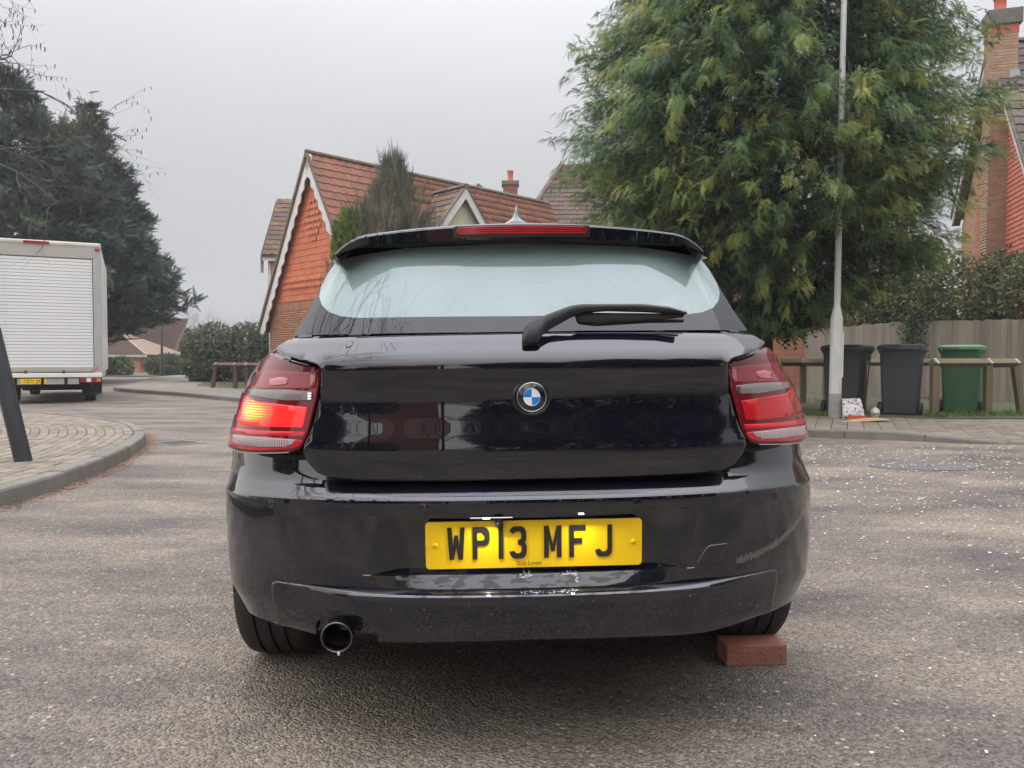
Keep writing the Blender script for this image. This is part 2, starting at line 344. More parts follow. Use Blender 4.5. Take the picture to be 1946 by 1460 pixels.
fp = offset(kr, .13); a0 = int(np.argmin(np.hypot(fp[:, 0]+20, fp[:, 1]-46))); a1 = int(np.argmin(np.hypot(fp[:, 0]-2.8, fp[:, 1]-10.4)))
fw = [tuple(p) for p in fp[a0:a1:4]]; fi = [tuple(p) for p in offset(kr, 2.6)[a0:a1:4]][::-1]
prism('footway', fw+fi, .04, .104, M_walk, right_pav)
M_soil = mat('mossy_ground', (.06,.085,.022), (.12,.105,.05), rough=.95, scale=4, bump=.7, bscale=40)
ob('grass_verge', mesh('grass_verge', [(-90,46,.05),(-22,46,.05),(-23,120,.05),(-90,120,.05)], [(0,1,2,3)], M_soil), kind='structure')

# ================================================================== the black hatchback
car = empty('parked_car', (.051, 1.81, 0), label='black five-door hatchback seen from behind with its left tail light lit', cat='car')
ROLL = R(.75); car.rotation_euler = (0, -ROLL, R(2.1)); bpy.context.view_layer.update()
def paint_mat():
    m, nt, p = new_mat('black_paint'); N, L = nt.nodes.new, nt.links.new
    tcn = N('ShaderNodeTexCoord'); v = tcn.outputs['Object']
    fl = N('ShaderNodeTexVoronoi'); fl.inputs['Scale'].default_value = 900; L(v, fl.inputs['Vector'])
    base = N('ShaderNodeMix'); base.data_type = 'RGBA'; L(fl.outputs['Color'], base.inputs['Factor']); base.inputs['A'].default_value = (.003,.004,.008,1); base.inputs['B'].default_value = (.006,.006,.013,1)
    # road dust, thin at the lower body, and one scuffed patch on the bumper's right corner
    s = N('ShaderNodeSeparateXYZ'); L(v, s.inputs[0])
    nz = N('ShaderNodeTexNoise'); nz.inputs['Scale'].default_value = 110; nz.inputs['Detail'].default_value = 7; nz.inputs['Roughness'].default_value = .75; L(v, nz.inputs['Vector'])
    n2 = N('ShaderNodeTexNoise'); n2.inputs['Scale'].default_value = 5; n2.inputs['Detail'].default_value = 4; L(v, n2.inputs['Vector'])
    zl = N('ShaderNodeMapRange'); zl.inputs['From Min'].default_value = .62; zl.inputs['From Max'].default_value = .30; L(s.outputs['Z'], zl.inputs['Value'])
    d1 = N('ShaderNodeMath'); d1.operation = 'MULTIPLY'; L(zl.outputs[0], d1.inputs[0]); L(n2.outputs['Fac'], d1.inputs[1])
    # scuff: band z = .50 + 1.9 (x-.52)^2 between x .5 and .86
    def m_(op, a, b):
        q = N('ShaderNodeMath'); q.operation = op
        for i, k in enumerate((a, b)):
            if k is None: continue
            if isinstance(k, (int, float)): q.inputs[i].default_value = k
            else: L(k, q.inputs[i])
        return q.outputs[0]
    dx = m_('SUBTRACT', s.outputs['X'], .50); cz = m_('ADD', m_('MULTIPLY', m_('MULTIPLY', dx, dx), 1.25), .482)
    dz = m_('ABSOLUTE', m_('SUBTRACT', s.outputs['Z'], cz), None); wv = m_('SUBTRACT', 1, m_('DIVIDE', dz, .030)); wv = m_('MAXIMUM', wv, 0)
    g = m_('MULTIPLY', m_('GREATER_THAN', s.outputs['X'], .52), m_('LESS_THAN', s.outputs['X'], .86)); wv = m_('MULTIPLY', wv, g)
    sc = m_('GREATER_THAN', m_('MULTIPLY', wv, nz.outputs['Fac']), .37)
    sp = N('ShaderNodeTexVoronoi'); sp.inputs['Scale'].default_value = 75; L(v, sp.inputs['Vector'])
    spc = N('ShaderNodeSeparateColor'); L(sp.outputs['Color'], spc.inputs[0])
    spk = m_('MULTIPLY', m_('GREATER_THAN', spc.outputs[0], .975), m_('LESS_THAN', sp.outputs['Distance'], .22)); spk = m_('MULTIPLY', spk, m_('LESS_THAN', s.outputs['Z'], .62))
    fac = m_('MAXIMUM', m_('MULTIPLY', d1.outputs[0], .03), m_('MAXIMUM', m_('MULTIPLY', sc, .40), m_('MULTIPLY', spk, .35)))
    c = N('ShaderNodeMix'); c.data_type = 'RGBA'; L(fac, c.inputs['Factor']); L(base.outputs['Result'], c.inputs['A']); c.inputs['B'].default_value = (.23,.205,.17,1); L(c.outputs['Result'], p.inputs['Base Color'])
    p.inputs['Roughness'].default_value = .4; p.inputs['Specular IOR Level'].default_value = .03
    p.inputs['Coat Weight'].default_value = 1; p.inputs['Coat IOR'].default_value = 1.76
    cr = N('ShaderNodeMapRange'); cr.inputs['To Min'].default_value = .012; cr.inputs['To Max'].default_value = .30; L(fac, cr.inputs['Value']); L(cr.outputs[0], p.inputs['Coat Roughness'])
    # lacquer worn off in blotches on the ledge under the plate
    mpz = N('ShaderNodeMapping'); mpz.inputs['Scale'].default_value = (26, 1, 90); L(v, mpz.inputs[0]); pz = N('ShaderNodeTexNoise'); pz.inputs['Scale'].default_value = 1; pz.inputs['Detail'].default_value = 3; L(mpz.outputs[0], pz.inputs['Vector'])
    pm = m_('MULTIPLY', m_('GREATER_THAN', pz.outputs['Fac'], .53), m_('MULTIPLY', m_('MULTIPLY', m_('GREATER_THAN', s.outputs['Z'], .43), m_('LESS_THAN', s.outputs['Z'], .477)), m_('LESS_THAN', m_('ABSOLUTE', s.outputs['X'], None), .30)))
    L(m_('SUBTRACT', 1.0, m_('MULTIPLY', pm, .45)), p.inputs['Coat Weight'])
    wb = N('ShaderNodeTexNoise'); wb.inputs['Scale'].default_value = 7; wb.inputs['Detail'].default_value = 1; L(v, wb.inputs['Vector'])
    bp = N('ShaderNodeBump'); bp.inputs['Strength'].default_value = .04; bp.inputs['Distance'].default_value = .01; L(wb.outputs['Fac'], bp.inputs['Height']); L(bp.outputs[0], p.inputs['Coat Normal'])
    return m
M_paint = paint_mat()
M_trim = mat('black_trim', (.012,.012,.013), (.018,.017,.017), rough=.38, scale=30, bump=.03, bscale=300)
M_satin = mat('satin_black', (.006,.006,.007), (.012,.011,.011), rough=.3, scale=7, spec=.35)
M_dark = plain('dark_void', (.006,.006,.006), .8)
M_rub = mat('tyre_rubber', (.022,.021,.02), (.035,.033,.03), rough=.75, scale=9, bump=.2, bscale=120)
M_chrome = plain('bright_metal', (.75,.76,.78), .12, 1)
M_steel = mat('exhaust_steel', (.23,.22,.21), (.12,.11,.10), rough=.28, scale=14, metal=1)
NN = 2.6
def lerp_rows(rows, z):
    if z <= rows[0][0]: return rows[0][1:]
    for a, b in zip(rows, rows[1:]):
        if z <= b[0]:
            t = (z-a[0])/max(b[0]-a[0], 1e-9); return [p+(q-p)*t for p, q in zip(a[1:], b[1:])]
    return rows[-1][1:]
def sup(x, w, B, n=NN):
    r = min(abs(x)/w, .9999); return B*(1-(1-r**n)**(1/n))
# z (centre), corner drop, yc, half width, B
BASE = [(.322,-.045,.050,.80,.58),(.335,-.04,.03,.822,.60),(.40,-.03,.018,.872,.66),(.45,0,.010,.880,.68),(.50,0,.005,.8825,.69),(.62,-.018,.000,.8825,.69),(.648,-.022,-.001,.8815,.69),
        (.660,-.024,.000,.8805,.69),(.6645,-.024,.0035,.879,.689),(.672,-.022,.013,.877,.685),(.70,-.012,.046,.872,.67),(.78,0,.076,.866,.64),(.84,0,.074,.854,.63),(.90,0,.072,.833,.61),(.95,0,.073,.808,.57),(.985,0,.078,.770,.50),
        (1.00,0,.088,.742,.46),(1.03,0,.108,.705,.40),(1.06,0,.135,.645,.32)]
def recess(x, z):
    a = min(1, max(0, (.41-abs(x))/.125)); a = a*a*(3-2*a)
    if z > .6285: return 0
    if z > .6255: return .040*a*(.6285-z)/.003
    b = min(1, max(0, (.39-abs(x))/.17)); b = b*b*(3-2*b)
    if z > .478: return .040*a
    if z > .476: return .021*b+(.040*a-.021*b)*(z-.476)/.002
    if z > .446: return .021*b*(z-.446)/.030
    return 0
def FB(x, z):
    yc, w, B = lerp_rows(BASE, z)[1:]; dz = lerp_rows(BASE, z)[0]*(abs(x)/w)**4 if abs(x) < w else 0
    yc, w, B = lerp_rows(BASE, z-dz)[1:]; return yc+sup(x, w, B)+recess(x, z-dz)
TG = [(.70,.037,.87),(.72,.0355,.87),(.75,.033,.87),(.77,.0322,.87),(.80,.0345,.87),(.83,.0395,.87),(.86,.0443,.87),(.90,.0463,.87),(.94,.043,.87),(.975,.037,.87),(.986,.0345,.87),(.991,.036,.868),(.996,.0405,.864),(1.02,.062,.83),(1.055,.092,.79)]
def FT(x, z):
    yc, w = lerp_rows(TG, z); return yc-.006+sup(x, w, .60)
LG = [(.74,.034,.862),(.77,.028,.860),(.81,.028,.853),(.85,.028,.840),(.905,.030,.820),(.932,.032,.804),(.96,.036,.782),(.985,.041,.777),(1.02,.068,.770)]
def FL(x, z):
    yc, w = lerp_rows(LG, z); return yc-.002+sup(x, w, .60)
def FG(x, z):
    t = (z-1.06)/.24; return .098+t*.165+sup(x, .665-.062*t, .30, 2.4)
def arch_y(z, Y=.85, r=.355):
    q = r*r-(z-.31)**2; return Y-math.sqrt(q) if q > 0 else None
def half_plan(row, yend, xs=0, n=56, z=None):
    _, dz, yc, w, B = row; pts = []
    for i in range(161):
        th = math.pi/2*i/160; x = w*math.sin(th)**(2/NN) if i else 0
        if x < xs: continue
        pts.append((x, yc+sup(x, w, B) if i < 160 else yc+B))
    pts = [(xs, yc+sup(xs, w, B))]+[p for p in pts if p[0] > xs]
    y = yc+B
    while y < yend: y += .05; pts.append((w, y))
    o = [pts[0]]
    for p in pts[1:]:
        if p[1] > yend:
            a = o[-1]; t = (yend-a[1])/(p[1]-a[1]); o.append((a[0]+(p[0]-a[0])*t, yend)); break
        o.append(p)
    q = np.array(o); s = np.r_[0, np.cumsum(np.hypot(*np.diff(q, axis=0).T))]; u = np.linspace(0, s[-1], n)
    return np.c_[np.interp(u, s, q[:, 0]), np.interp(u, s, q[:, 1])]
def loft_rows(name, rows, yends, m, xs=None, rec=False, parent=car, fold=.02):
    """both halves of the rear surface; rows bottom to top"""
    V, F = [], []; n = 56
    for row, ye, x0 in zip(rows, yends, xs or [0]*len(rows)):
        h = half_plan(row, ye, x0, n)
        for sgn in (-1, 1):
            for x, y in h:
                z = row[0]+row[1]*(x/row[3])**4
                V.append((sgn*x, y+(recess(x, row[0]) if rec else 0), z))
    for j in range(len(rows)-1):
        for s in range(2):
            a = (2*j+s)*n; b = (2*j+2+s)*n
            for i in range(n-1): F.append((a+i, a+i+1, b+i+1, b+i))
    bm = bmesh.new(); vs = [bm.verts.new(v) for v in V]
    for f in F:
        try: bm.faces.new([vs[i] for i in f])
        except ValueError: pass
    bmesh.ops.remove_doubles(bm, verts=bm.verts, dist=1e-5)
    for v in bm.verts: pass
    me = bm_mesh(name, bm, m)
    # face normals outwards (to the rear)
    if sum(p.normal.y*p.area for p in me.polygons) > 0: me.flip_normals()
    o = ob(name, me, parent); autosmooth(o, 28); return o
def rows_at(zs): return [(z, *lerp_rows(BASE, z)) for z in zs]
zb = [.322,.328,.335,.35,.37,.385,.40,.415,.43,.440,.446,.450,.456,.464,.471,.476,.478,.480,.50,.53,.56,.59,.61,.620,.6255,.6270,.6285,.630,.64,.648,.654,.660,.6622,.6645,.668,.672,.68,.69,.70,.72,.74,.76,.78,.80]
loft_rows('bumper', rows_at(zb), [min(.52, arch_y(z-.03) or .52) for z in zb], M_paint, rec=True)
zt = [.79,.82,.86,.90,.93,.96,.985,1.0,1.01,1.02,1.03,1.045,1.06]
UP = [(1.06,0,.135,.640,.30),(1.10,0,.155,.618,.28),(1.16,0,.19,.586,.28),(1.22,0,.225,.557,.28),(1.27,0,.255,.535,.28),(1.30,0,.27,.520,.27),(1.325,0,.29,.503,.26)]
loft_rows('rear_quarter', rows_at(zt), [.56]*len(zt), M_paint)
rp = loft_rows('rear_pillar', UP, [.62]*len(UP), M_paint, xs=[.56,.54,.50,.47,.45,.435,.42])
bm = bmesh.new(); bm.from_mesh(rp.data); b2 = bm.copy()
for b, sg in ((bm, 1), (b2, -1)): bmesh.ops.delete(b, geom=[v for v in b.verts if v.co.x*sg < 0], context='VERTS')
mp2 = rp.data.copy(); bm.to_mesh(rp.data); b2.to_mesh(mp2); bm.free(); b2.free(); ob('rear_pillar', mp2, car)
def panel(name, outline, F, off, thick, m, parent=car, step=.025, side=1, edge=.003, rim=.003, label=None, smooth=True):
    bm = bmesh.new(); f = bm.faces.new([bm.verts.new((x, 0, z)) for x, z in outline])
    xs = [p[0] for p in outline]; zs = [p[1] for p in outline]
    for ax, lo, hi in ((0, min(xs), max(xs)), (2, min(zs), max(zs))):
        k = int((hi-lo)/step)
        for i in range(1, k+1):
            co = [0, 0, 0]; co[ax] = lo+(hi-lo)*i/(k+1); no = [0, 0, 0]; no[ax] = 1
            bmesh.ops.bisect_plane(bm, geom=bm.verts[:]+bm.edges[:]+bm.faces[:], plane_co=co, plane_no=no, dist=1e-6)
    if rim:
        bmesh.ops.inset_region(bm, faces=bm.faces[:], thickness=rim, use_even_offset=True, use_boundary=True)
    bd = set(v for e in bm.edges if e.is_boundary for v in e.verts); E = [e for e in bm.edges if e.is_boundary]
    g = bmesh.ops.extrude_edge_only(bm, edges=E); nv = set(v for v in g['geom'] if isinstance(v, bmesh.types.BMVert))
    for v in bm.verts:
        y = F(v.co.x, v.co.z)
        v.co.y = y+thick if v in nv else (y-off+edge if v in bd else y-off)
    if side < 0:
        for v in bm.verts: v.co.x *= -1
    me = bm_mesh(name, bm, m)
    tot = sum(p.normal.y*p.area for p in me.polygons if abs(p.normal.y) > .3)
    if tot > 0: me.flip_normals()
    o = ob(name, me, parent)
    if smooth: autosmooth(o, 40)
    if label: o['label'] = label
    return o
def rnd(pts, r=.012, seg=4):
    """round the corners of an outline"""
    o = []; n = len(pts)
    for i in range(n):
        a, b, c = Vector(pts[i-1]), Vector(pts[i]), Vector(pts[(i+1) % n]); u, w = (a-b), (c-b); d = min(r, u.length*.45, w.length*.45)
        p, q = b+u.normalized()*d, b+w.normalized()*d
        for k in range(seg+1):
            t = k/seg; o.append(tuple((1-t)**2*p+2*t*(1-t)*b+t*t*q))
    return o
half = [(.44,.7055),(.482,.709),(.517,.722),(.541,.746),(.5525,.772),(.550,.79),(.536,.816),(.524,.85),(.509,.905),(.502,.955),(.502,.974),(.512,.986),(.60,1.0105),(.640,1.026),(.643,1.032),(.612,1.0525)]
tg = [(-x, z) for x, z in half[::-1]]+[(0,.7035)]+half
tg = tg+[(.30,1.0555),(0,1.057),(-.30,1.0555)]
o = panel('tailgate', tg, FT, .012, .03, M_paint, step=.02, rim=.004, edge=.004)
# rear window: glass with its printed border, the misted pane inside it
gl = [(-.607,1.0625),(-.30,1.0615),(0,1.061),(.30,1.0615),(.607,1.0625),(.575,1.12),(.55,1.18),(.527,1.24),(.508,1.288),(.25,1.312),(0,1.318),(-.25,1.312),(-.508,1.288),(-.527,1.24),(-.55,1.18),(-.575,1.12)]
inn = [(-.41,1.104),(0,1.101),(.41,1.104),(.455,1.110),(.492,1.124),(.515,1.145),(.527,1.17),(.526,1.20),(.517,1.23),(.497,1.26),(.475,1.276),(.30,1.296),(0,1.304),(-.30,1.296),(-.475,1.276),(-.497,1.26),(-.517,1.23),(-.526,1.20),(-.527,1.17),(-.515,1.145),(-.492,1.124),(-.455,1.110)]
inn = [(x*1.035, z) for x, z in inn]
M_frit = plain('glass_border', (.010,.010,.014), .35, coat=1); M_frit.node_tree.nodes['Principled BSDF'].inputs['Coat IOR'].default_value = 1.52; M_frit.node_tree.nodes['Principled BSDF'].inputs['Specular IOR Level'].default_value = 0; M_frit.node_tree.nodes['Principled BSDF'].inputs['Coat Roughness'].default_value = .01
def ring(name, outer, inner, F, off, m, parent, thick=.004):
    me = extr(name, outer, .001, m, holes=[inner]); bm = bmesh.new(); bm.from_mesh(me)
    bmesh.ops.delete(bm, geom=[f for f in bm.faces if f.normal.y > -.5], context='FACES')
    xs = [v.co.x for v in bm.verts]; zs = [v.co.z for v in bm.verts]
    for ax, lo, hi in ((0, min(xs), max(xs)), (2, min(zs), max(zs))):
        k = int((hi-lo)/.02)
        for i in range(1, k+1):
            co = [0,0,0]; co[ax] = lo+(hi-lo)*i/(k+1); no = [0,0,0]; no[ax] = 1
            bmesh.ops.bisect_plane(bm, geom=bm.verts[:]+bm.edges[:]+bm.faces[:], plane_co=co, plane_no=no, dist=1e-6)
    for v in bm.verts: v.co.y = F(v.co.x, v.co.z)-off
    me = bm_mesh(name, bm, m)
    if sum(p.normal.y for p in me.polygons) > 0: me.flip_normals()
    o = ob(name, me, parent); me.polygons.foreach_set('use_smooth', [True]*len(me.polygons)); return o
win = ring('rear_window', gl, inn, FG, .004, M_frit, car)
def mist_glass():
    m, nt, p = new_mat('misted_glass'); N, L = nt.nodes.new, nt.links.new
    tcn = N('ShaderNodeTexCoord'); v = tcn.outputs['Object']
    nz = N('ShaderNodeTexNoise'); nz.inputs['Scale'].default_value = 5; nz.inputs['Detail'].default_value = 3; L(v, nz.inputs['Vector'])
    # arcs the wiper has left in the mist, round its pivot
    vm = N('ShaderNodeVectorMath'); vm.operation = 'DISTANCE'; L(v, vm.inputs[0]); vm.inputs[1].default_value = (.01,.15,.98)
    wv = N('ShaderNodeMath'); wv.operation = 'MULTIPLY'; wv.inputs[1].default_value = 210; L(vm.outputs['Value'], wv.inputs[0])
    sn = N('ShaderNodeMath'); sn.operation = 'SINE'; L(wv.outputs[0], sn.inputs[0])
    pw = N('ShaderNodeMath'); pw.operation = 'GREATER_THAN'; pw.inputs[1].default_value = .985; L(sn.outputs[0], pw.inputs[0])
    n2 = N('ShaderNodeTexNoise'); n2.inputs['Scale'].default_value = 12; L(v, n2.inputs['Vector'])
    g2 = N('ShaderNodeMath'); g2.operation = 'GREATER_THAN'; g2.inputs[1].default_value = .56; L(n2.outputs['Fac'], g2.inputs[0])
    ar = N('ShaderNodeMath'); ar.operation = 'MULTIPLY'; L(pw.outputs[0], ar.inputs[0]); L(g2.outputs[0], ar.inputs[1])
    mr = N('ShaderNodeMapRange'); mr.inputs['To Min'].default_value = .38; mr.inputs['To Max'].default_value = .52; L(nz.outputs['Fac'], mr.inputs['Value'])
    sb = N('ShaderNodeMath'); sb.operation = 'MULTIPLY_ADD'; sb.inputs[1].default_value = -.10; L(ar.outputs[0], sb.inputs[0]); L(mr.outputs[0], sb.inputs[2])
    p.inputs['Base Color'].default_value = (.46,.61,.605,1); p.inputs['Roughness'].default_value = .5; p.inputs['Specular IOR Level'].default_value = .3
    p.inputs['Coat Weight'].default_value = 1; p.inputs['Coat Roughness'].default_value = .01; p.inputs['Coat IOR'].default_value = 1.7
    tr = N('ShaderNodeBsdfTransparent'); tr.inputs[0].default_value = (.66,.78,.78,1)
    gs = N('ShaderNodeBsdfGlossy'); gs.inputs['Roughness'].default_value = .01; fr = N('ShaderNodeFresnel'); fr.inputs[0].default_value = 1.7
    m1 = N('ShaderNodeMixShader'); L(fr.outputs[0], m1.inputs[0]); L(tr.outputs[0], m1.inputs[1]); L(gs.outputs[0], m1.inputs[2])
    ms = N('ShaderNodeMixShader'); L(sb.outputs[0], ms.inputs[0]); L(m1.outputs[0], ms.inputs[1]); L(p.outputs[0], ms.inputs[2]); L(ms.outputs[0], nt.nodes['Material Output'].inputs[0])
    return m
M_mist = mist_glass()
o = panel('misted_pane', [(x*.999, z) for x, z in inn], FG, .004, .004, M_mist, parent=win, rim=0, edge=0, step=.03)
# spoiler with brake light
def spoiler():
    V = []; F = []; st = np.linspace(-1, 1, 49); k = 10
    for s in st:
        a = abs(s); x = s*.500
        zt_ = 1.3475-.026*a**2-.034*max(0, (a-.82)/.18)**2; yl = .198+.085*a**2.2; h = .041-.010*a**2-.018*max(0, (a-.8)/.2)**1.5
        # roof side to lip to underside
        e_ = 1-.95*a**5; V += [(x*1.0, yl+.55, zt_+.032*e_-.02*(1-e_)), (x, yl+.30, zt_+.021*e_-.012*(1-e_)), (x, yl+.08, zt_+.006*e_-.003*(1-e_)), (x, yl+.012, zt_+.0005), (x, yl+.003, zt_-.003), (x, yl, zt_-.008),
              (x, yl+.0015, zt_-h*.6), (x, yl+.003, zt_-h), (x, yl+.06, zt_-h-.004), (x*1.0, yl+.10, zt_-h-.004)]
    for i in range(len(st)-1):
        for j in range(k-1): F.append((i*k+j, (i+1)*k+j, (i+1)*k+j+1, i*k+j+1))
    me = mesh('spoiler', V, F, M_paint, True); bm = bmesh.new(); bm.from_mesh(me)
    for s in (0, len(st)-1):
        bm.verts.ensure_lookup_table(); bm.faces.new([bm.verts[s*k+j] for j in range(k)])
    bmesh.ops.recalc_face_normals(bm, faces=bm.faces[:]); bm.to_mesh(me); bm.free()
    if sum(p.normal.z*p.area for p in me.polygons) < 0: me.flip_normals()
    o = ob('spoiler', me, car); autosmooth(o, 30); return o
sp = spoiler()
def FS(x, z):
    a = abs(x)/.500; zt_ = 1.3475-.026*a**2; return .198+.085*a**2.2+.001
bl = rnd([(-.172,1.324),(-.165,1.3165),(.165,1.3165),(.172,1.324),(.172,1.331),(.165,1.3385),(0,1.3405),(-.165,1.3385),(-.172,1.331)], .006, 3)
M_redlens = mat('red_lens', (.36,.012,.02), (.22,.006,.012), rough=.25, scale=20, coat=1)
panel('brake_light_housing', rnd([(-.18,1.3105),(.18,1.3105),(.178,1.3405),(0,1.3425),(-.178,1.3405)], .008, 3), FS, .0015, .01, M_trim, rim=0, edge=0)
b_ = panel('brake_light', bl, FS, .004, .01, M_redlens, rim=.0015, edge=.002, step=.012)
for i in range(3):
    panel('lens_rib', [(-.155,1.3205+.0055*i),(.155,1.3205+.0055*i),(.155,1.3222+.0055*i),(-.155,1.3222+.0055*i)], FS, .0055, .004, plain('rib_red%d' % i, (.5,.02,.03), .3), parent=b_, rim=0, edge=0, step=.03)
# aerial fin
bm = bmesh.new(); pr = [(.62,1.392,.030),(.55,1.40,.034),(.505,1.410,.028),(.49,1.425,.012),(.484,1.440,.006),(.48,1.451,.003)]
V = []
for j, (yb, z, w) in enumerate([(.0,1.380,.060),(.0,1.398,.046),(.0,1.405,.034),(.0,1.411,.021),(.0,1.420,.012),(.0,1.436,.006),(.0,1.453,.002)]):
    yr = .47+.03*j/6; yf = .66-.12*(j/6)**.6
    V.append([bm.verts.new(((w*math.sin(a)), (yr+yf)/2-(yf-yr)/2*math.cos(a), z)) for a in np.linspace(0, 2*math.pi, 17)[:-1]])
for a, b in zip(V, V[1:]):
    for i in range(16): bm.faces.new((a[i], a[(i+1) % 16], b[(i+1) % 16], b[i]))
bm.faces.new(V[-1])
M_fin = plain('fin_paint', (.05,.06,.08), .2, coat=1)
ob('roof_aerial', bm_mesh('roof_aerial', bm, M_fin, True), car)
# wiper
wp = rnd([(-0.011, 1.032), (-0.011, 1.052), (-0.003, 1.074), (0.028, 1.092), (0.106, 1.121), (0.131, 1.125), (0.286, 1.125), (0.357, 1.118), (0.403, 1.105), (0.402, 1.099), (0.296, 1.105), (0.196, 1.108), (0.136, 1.103), (0.11, 1.093), (0.054, 1.063), (0.034, 1.047), (0.029, 1.031)], .010, 3)
M_wip = mat('wiper_plastic', (.012,.013,.015), (.02,.02,.022), rough=.42, scale=40, bump=.05, bscale=400)
def slab(name, pts, yfun, thick, m, parent):
    bm = bmesh.new(); f = bm.faces.new([bm.verts.new((x, 0, z)) for x, z in pts]); 
    for i in range(1, 16):
        bmesh.ops.bisect_plane(bm, geom=bm.verts[:]+bm.edges[:]+bm.faces[:], plane_co=(-.01+.41*i/16,0,0), plane_no=(1,0,0), dist=1e-6)
    bmesh.ops.inset_region(bm, faces=bm.faces[:], thickness=.0035, use_even_offset=True, use_boundary=True)
    bd = set(v for e in bm.edges if e.is_boundary for v in e.verts); g = bmesh.ops.extrude_edge_only(bm, edges=[e for e in bm.edges if e.is_boundary]); nv = set(v for v in g['geom'] if isinstance(v, bmesh.types.BMVert))
    for v in bm.verts:
        y = yfun(v.co.x, v.co.z); v.co.y = y+thick if v in nv else (y+.004 if v in bd else y)
    me = bm_mesh(name, bm, m)
    if sum(p.normal.y*p.area for p in me.polygons if p.normal.y**2 > .25) > 0: me.flip_normals()
    o = ob(name, me, parent); autosmooth(o, 50); return o
yw = lambda x, z: FG(x, max(z, 1.06))-.052-.012*max(0, 1-abs(x-.05)/.1) if z > 1.045 else .03
yw = lambda x, z: (.018+.030*min(1, max(0, (z-1.01)/.06)))+(FG(x, 1.10)-.10)*min(1, max(0, x/.35))*.55
wiper = slab('wiper_arm', wp, yw, .022, M_wip, car)
bld = [(0.119, 1.1), (0.129, 1.105), (0.398, 1.101), (0.395, 1.092), (0.304, 1.083), (0.169, 1.076), (0.127, 1.081)]
slab('wiper_blade', bld, lambda x, z: yw(x, z)+.010, .016, M_rub, wiper)
slab('rubber_lip', [(x_+.004, z_-.004 if z_ < 1.09 else z_-.012) for x_, z_ in bld], lambda x, z: yw(x, z)+.026, .008, M_rub, wiper)
me = lathe('wiper_base', [(0,-.002),(.016,-.002),(.018,0),(.020,.028),(.024,.035)], M_wip, 24, 'Y'); ob('wiper_base', me, wiper, loc=(.010,.050,1.026))
# badge: recessed dish with roundel
badge = empty('badge'); badge.parent = car; badge.location = (.009, FT(.009, .90)-.012, .902)
ob('badge_rim', lathe('badge_rim', [(.047,.003),(.0455,-.002),(.0405,-.0035),(.0385,-.0015),(.0382,.001)], M_paint, 56, 'Y'), badge)
M_bk = plain('badge_black', (.008,.008,.010), .15, coat=1)
ob('badge_disc', lathe('badge_disc', [(.0383,-.0012),(.0365,-.0035),(0,-.0045)], M_bk, 56, 'Y'), badge)
ob('chrome_ring', lathe('chrome_ring', [(.0352,-.0036),(.0348,-.0050),(.0338,-.0050),(.0335,-.0036)], M_chrome, 56, 'Y'), badge)
ob('chrome_ring', lathe('chrome_ring', [(.0212,-.0038),(.0209,-.0056),(.0203,-.0056),(.0200,-.0040)], M_chrome, 56, 'Y'), badge)
M_blue = plain('badge_blue', (.02,.22,.62), .2, coat=1); M_wht = plain('badge_white', (.8,.81,.82), .2, coat=1)
for q in range(4):
    v = [(0,-.0052,0)]+[(.0202*math.cos(q*math.pi/2+a), -.0052, .0202*math.sin(q*math.pi/2+a)) for a in np.linspace(0, math.pi/2, 13)]
    f = [(0, i, i+1) for i in range(1, 13)]
    me = mesh('quadrant', v, [t[::-1] for t in f], M_wht if q in (0, 2) else M_blue); 
    ob('quadrant', me, badge, label='white quarter of the roundel' if q in (0, 2) else 'blue quarter of the roundel')
for q, (ch, a) in enumerate((('B', 48), ('M', 2), ('W', -44))):
    th = R(90+a); Mt = Matrix.Translation((.0278*math.cos(th), -.0050, .0278*math.sin(th))) @ Matrix.Rotation(R(-a), 4, 'Y')
    ob('badge_letter', text_mesh('badge_letter', ch, .0135, M_chrome, Mt, .0004, 1.15), badge)

# ------------------------------------------------------------------ tail lights
Lo = [(.510,.974),(.509,.955),(.515,.908),(.5395,.816),(.5525,.789),(.566,.776),(.592,.7695),(.68,.762),(.76,.7575),(.812,.7625),(.8165,.772),(.810,.81),(.798,.85),(.779,.905),(.764,.932),(.748,.948),(.742,.960),(.738,.985),(.735,.992),(.680,1.0175),(.672,1.018),(.60,.998),(.515,.979)]
def lens(name, a, b, rough=.12, bump=None, bs=.6):
    m, nt, p = new_mat(name); N, L = nt.nodes.new, nt.links.new
    tcn = N('ShaderNodeTexCoord'); nz = N('ShaderNodeTexNoise'); nz.inputs['Scale'].default_value = 9; L(tcn.outputs['Object'], nz.inputs['Vector'])
    c = N('ShaderNodeMix'); c.data_type = 'RGBA'; L(nz.outputs['Fac'], c.inputs['Factor']); c.inputs['A'].default_value = (*a, 1); c.inputs['B'].default_value = (*b, 1); L(c.outputs['Result'], p.inputs['Base Color'])
    p.inputs['Roughness'].default_value = .35; p.inputs['Coat Weight'].default_value = 1; p.inputs['Coat Roughness'].default_value = .02; p.inputs['Coat IOR'].default_value = 1.42; p.inputs['Specular IOR Level'].default_value = .08
    if bump:
        axis, sc = bump; w = N('ShaderNodeTexWave'); w.bands_direction = axis; w.inputs['Scale'].default_value = sc; L(tcn.outputs['Object'], w.inputs['Vector'])
        bp = N('ShaderNodeBump'); bp.inputs['Strength'].default_value = bs; bp.inputs['Distance'].default_value = .003; L(w.outputs['Fac'], bp.inputs['Height']); L(bp.outputs[0], p.inputs['Normal'])
        c2 = N('ShaderNodeMix'); c2.data_type = 'RGBA'; c2.blend_type = 'MULTIPLY'; c2.inputs['Factor'].default_value = .2; L(c.outputs['Result'], c2.inputs['A']); L(w.outputs['Fac'], c2.inputs['B']); L(c2.outputs['Result'], p.inputs['Base Color'])
    return m
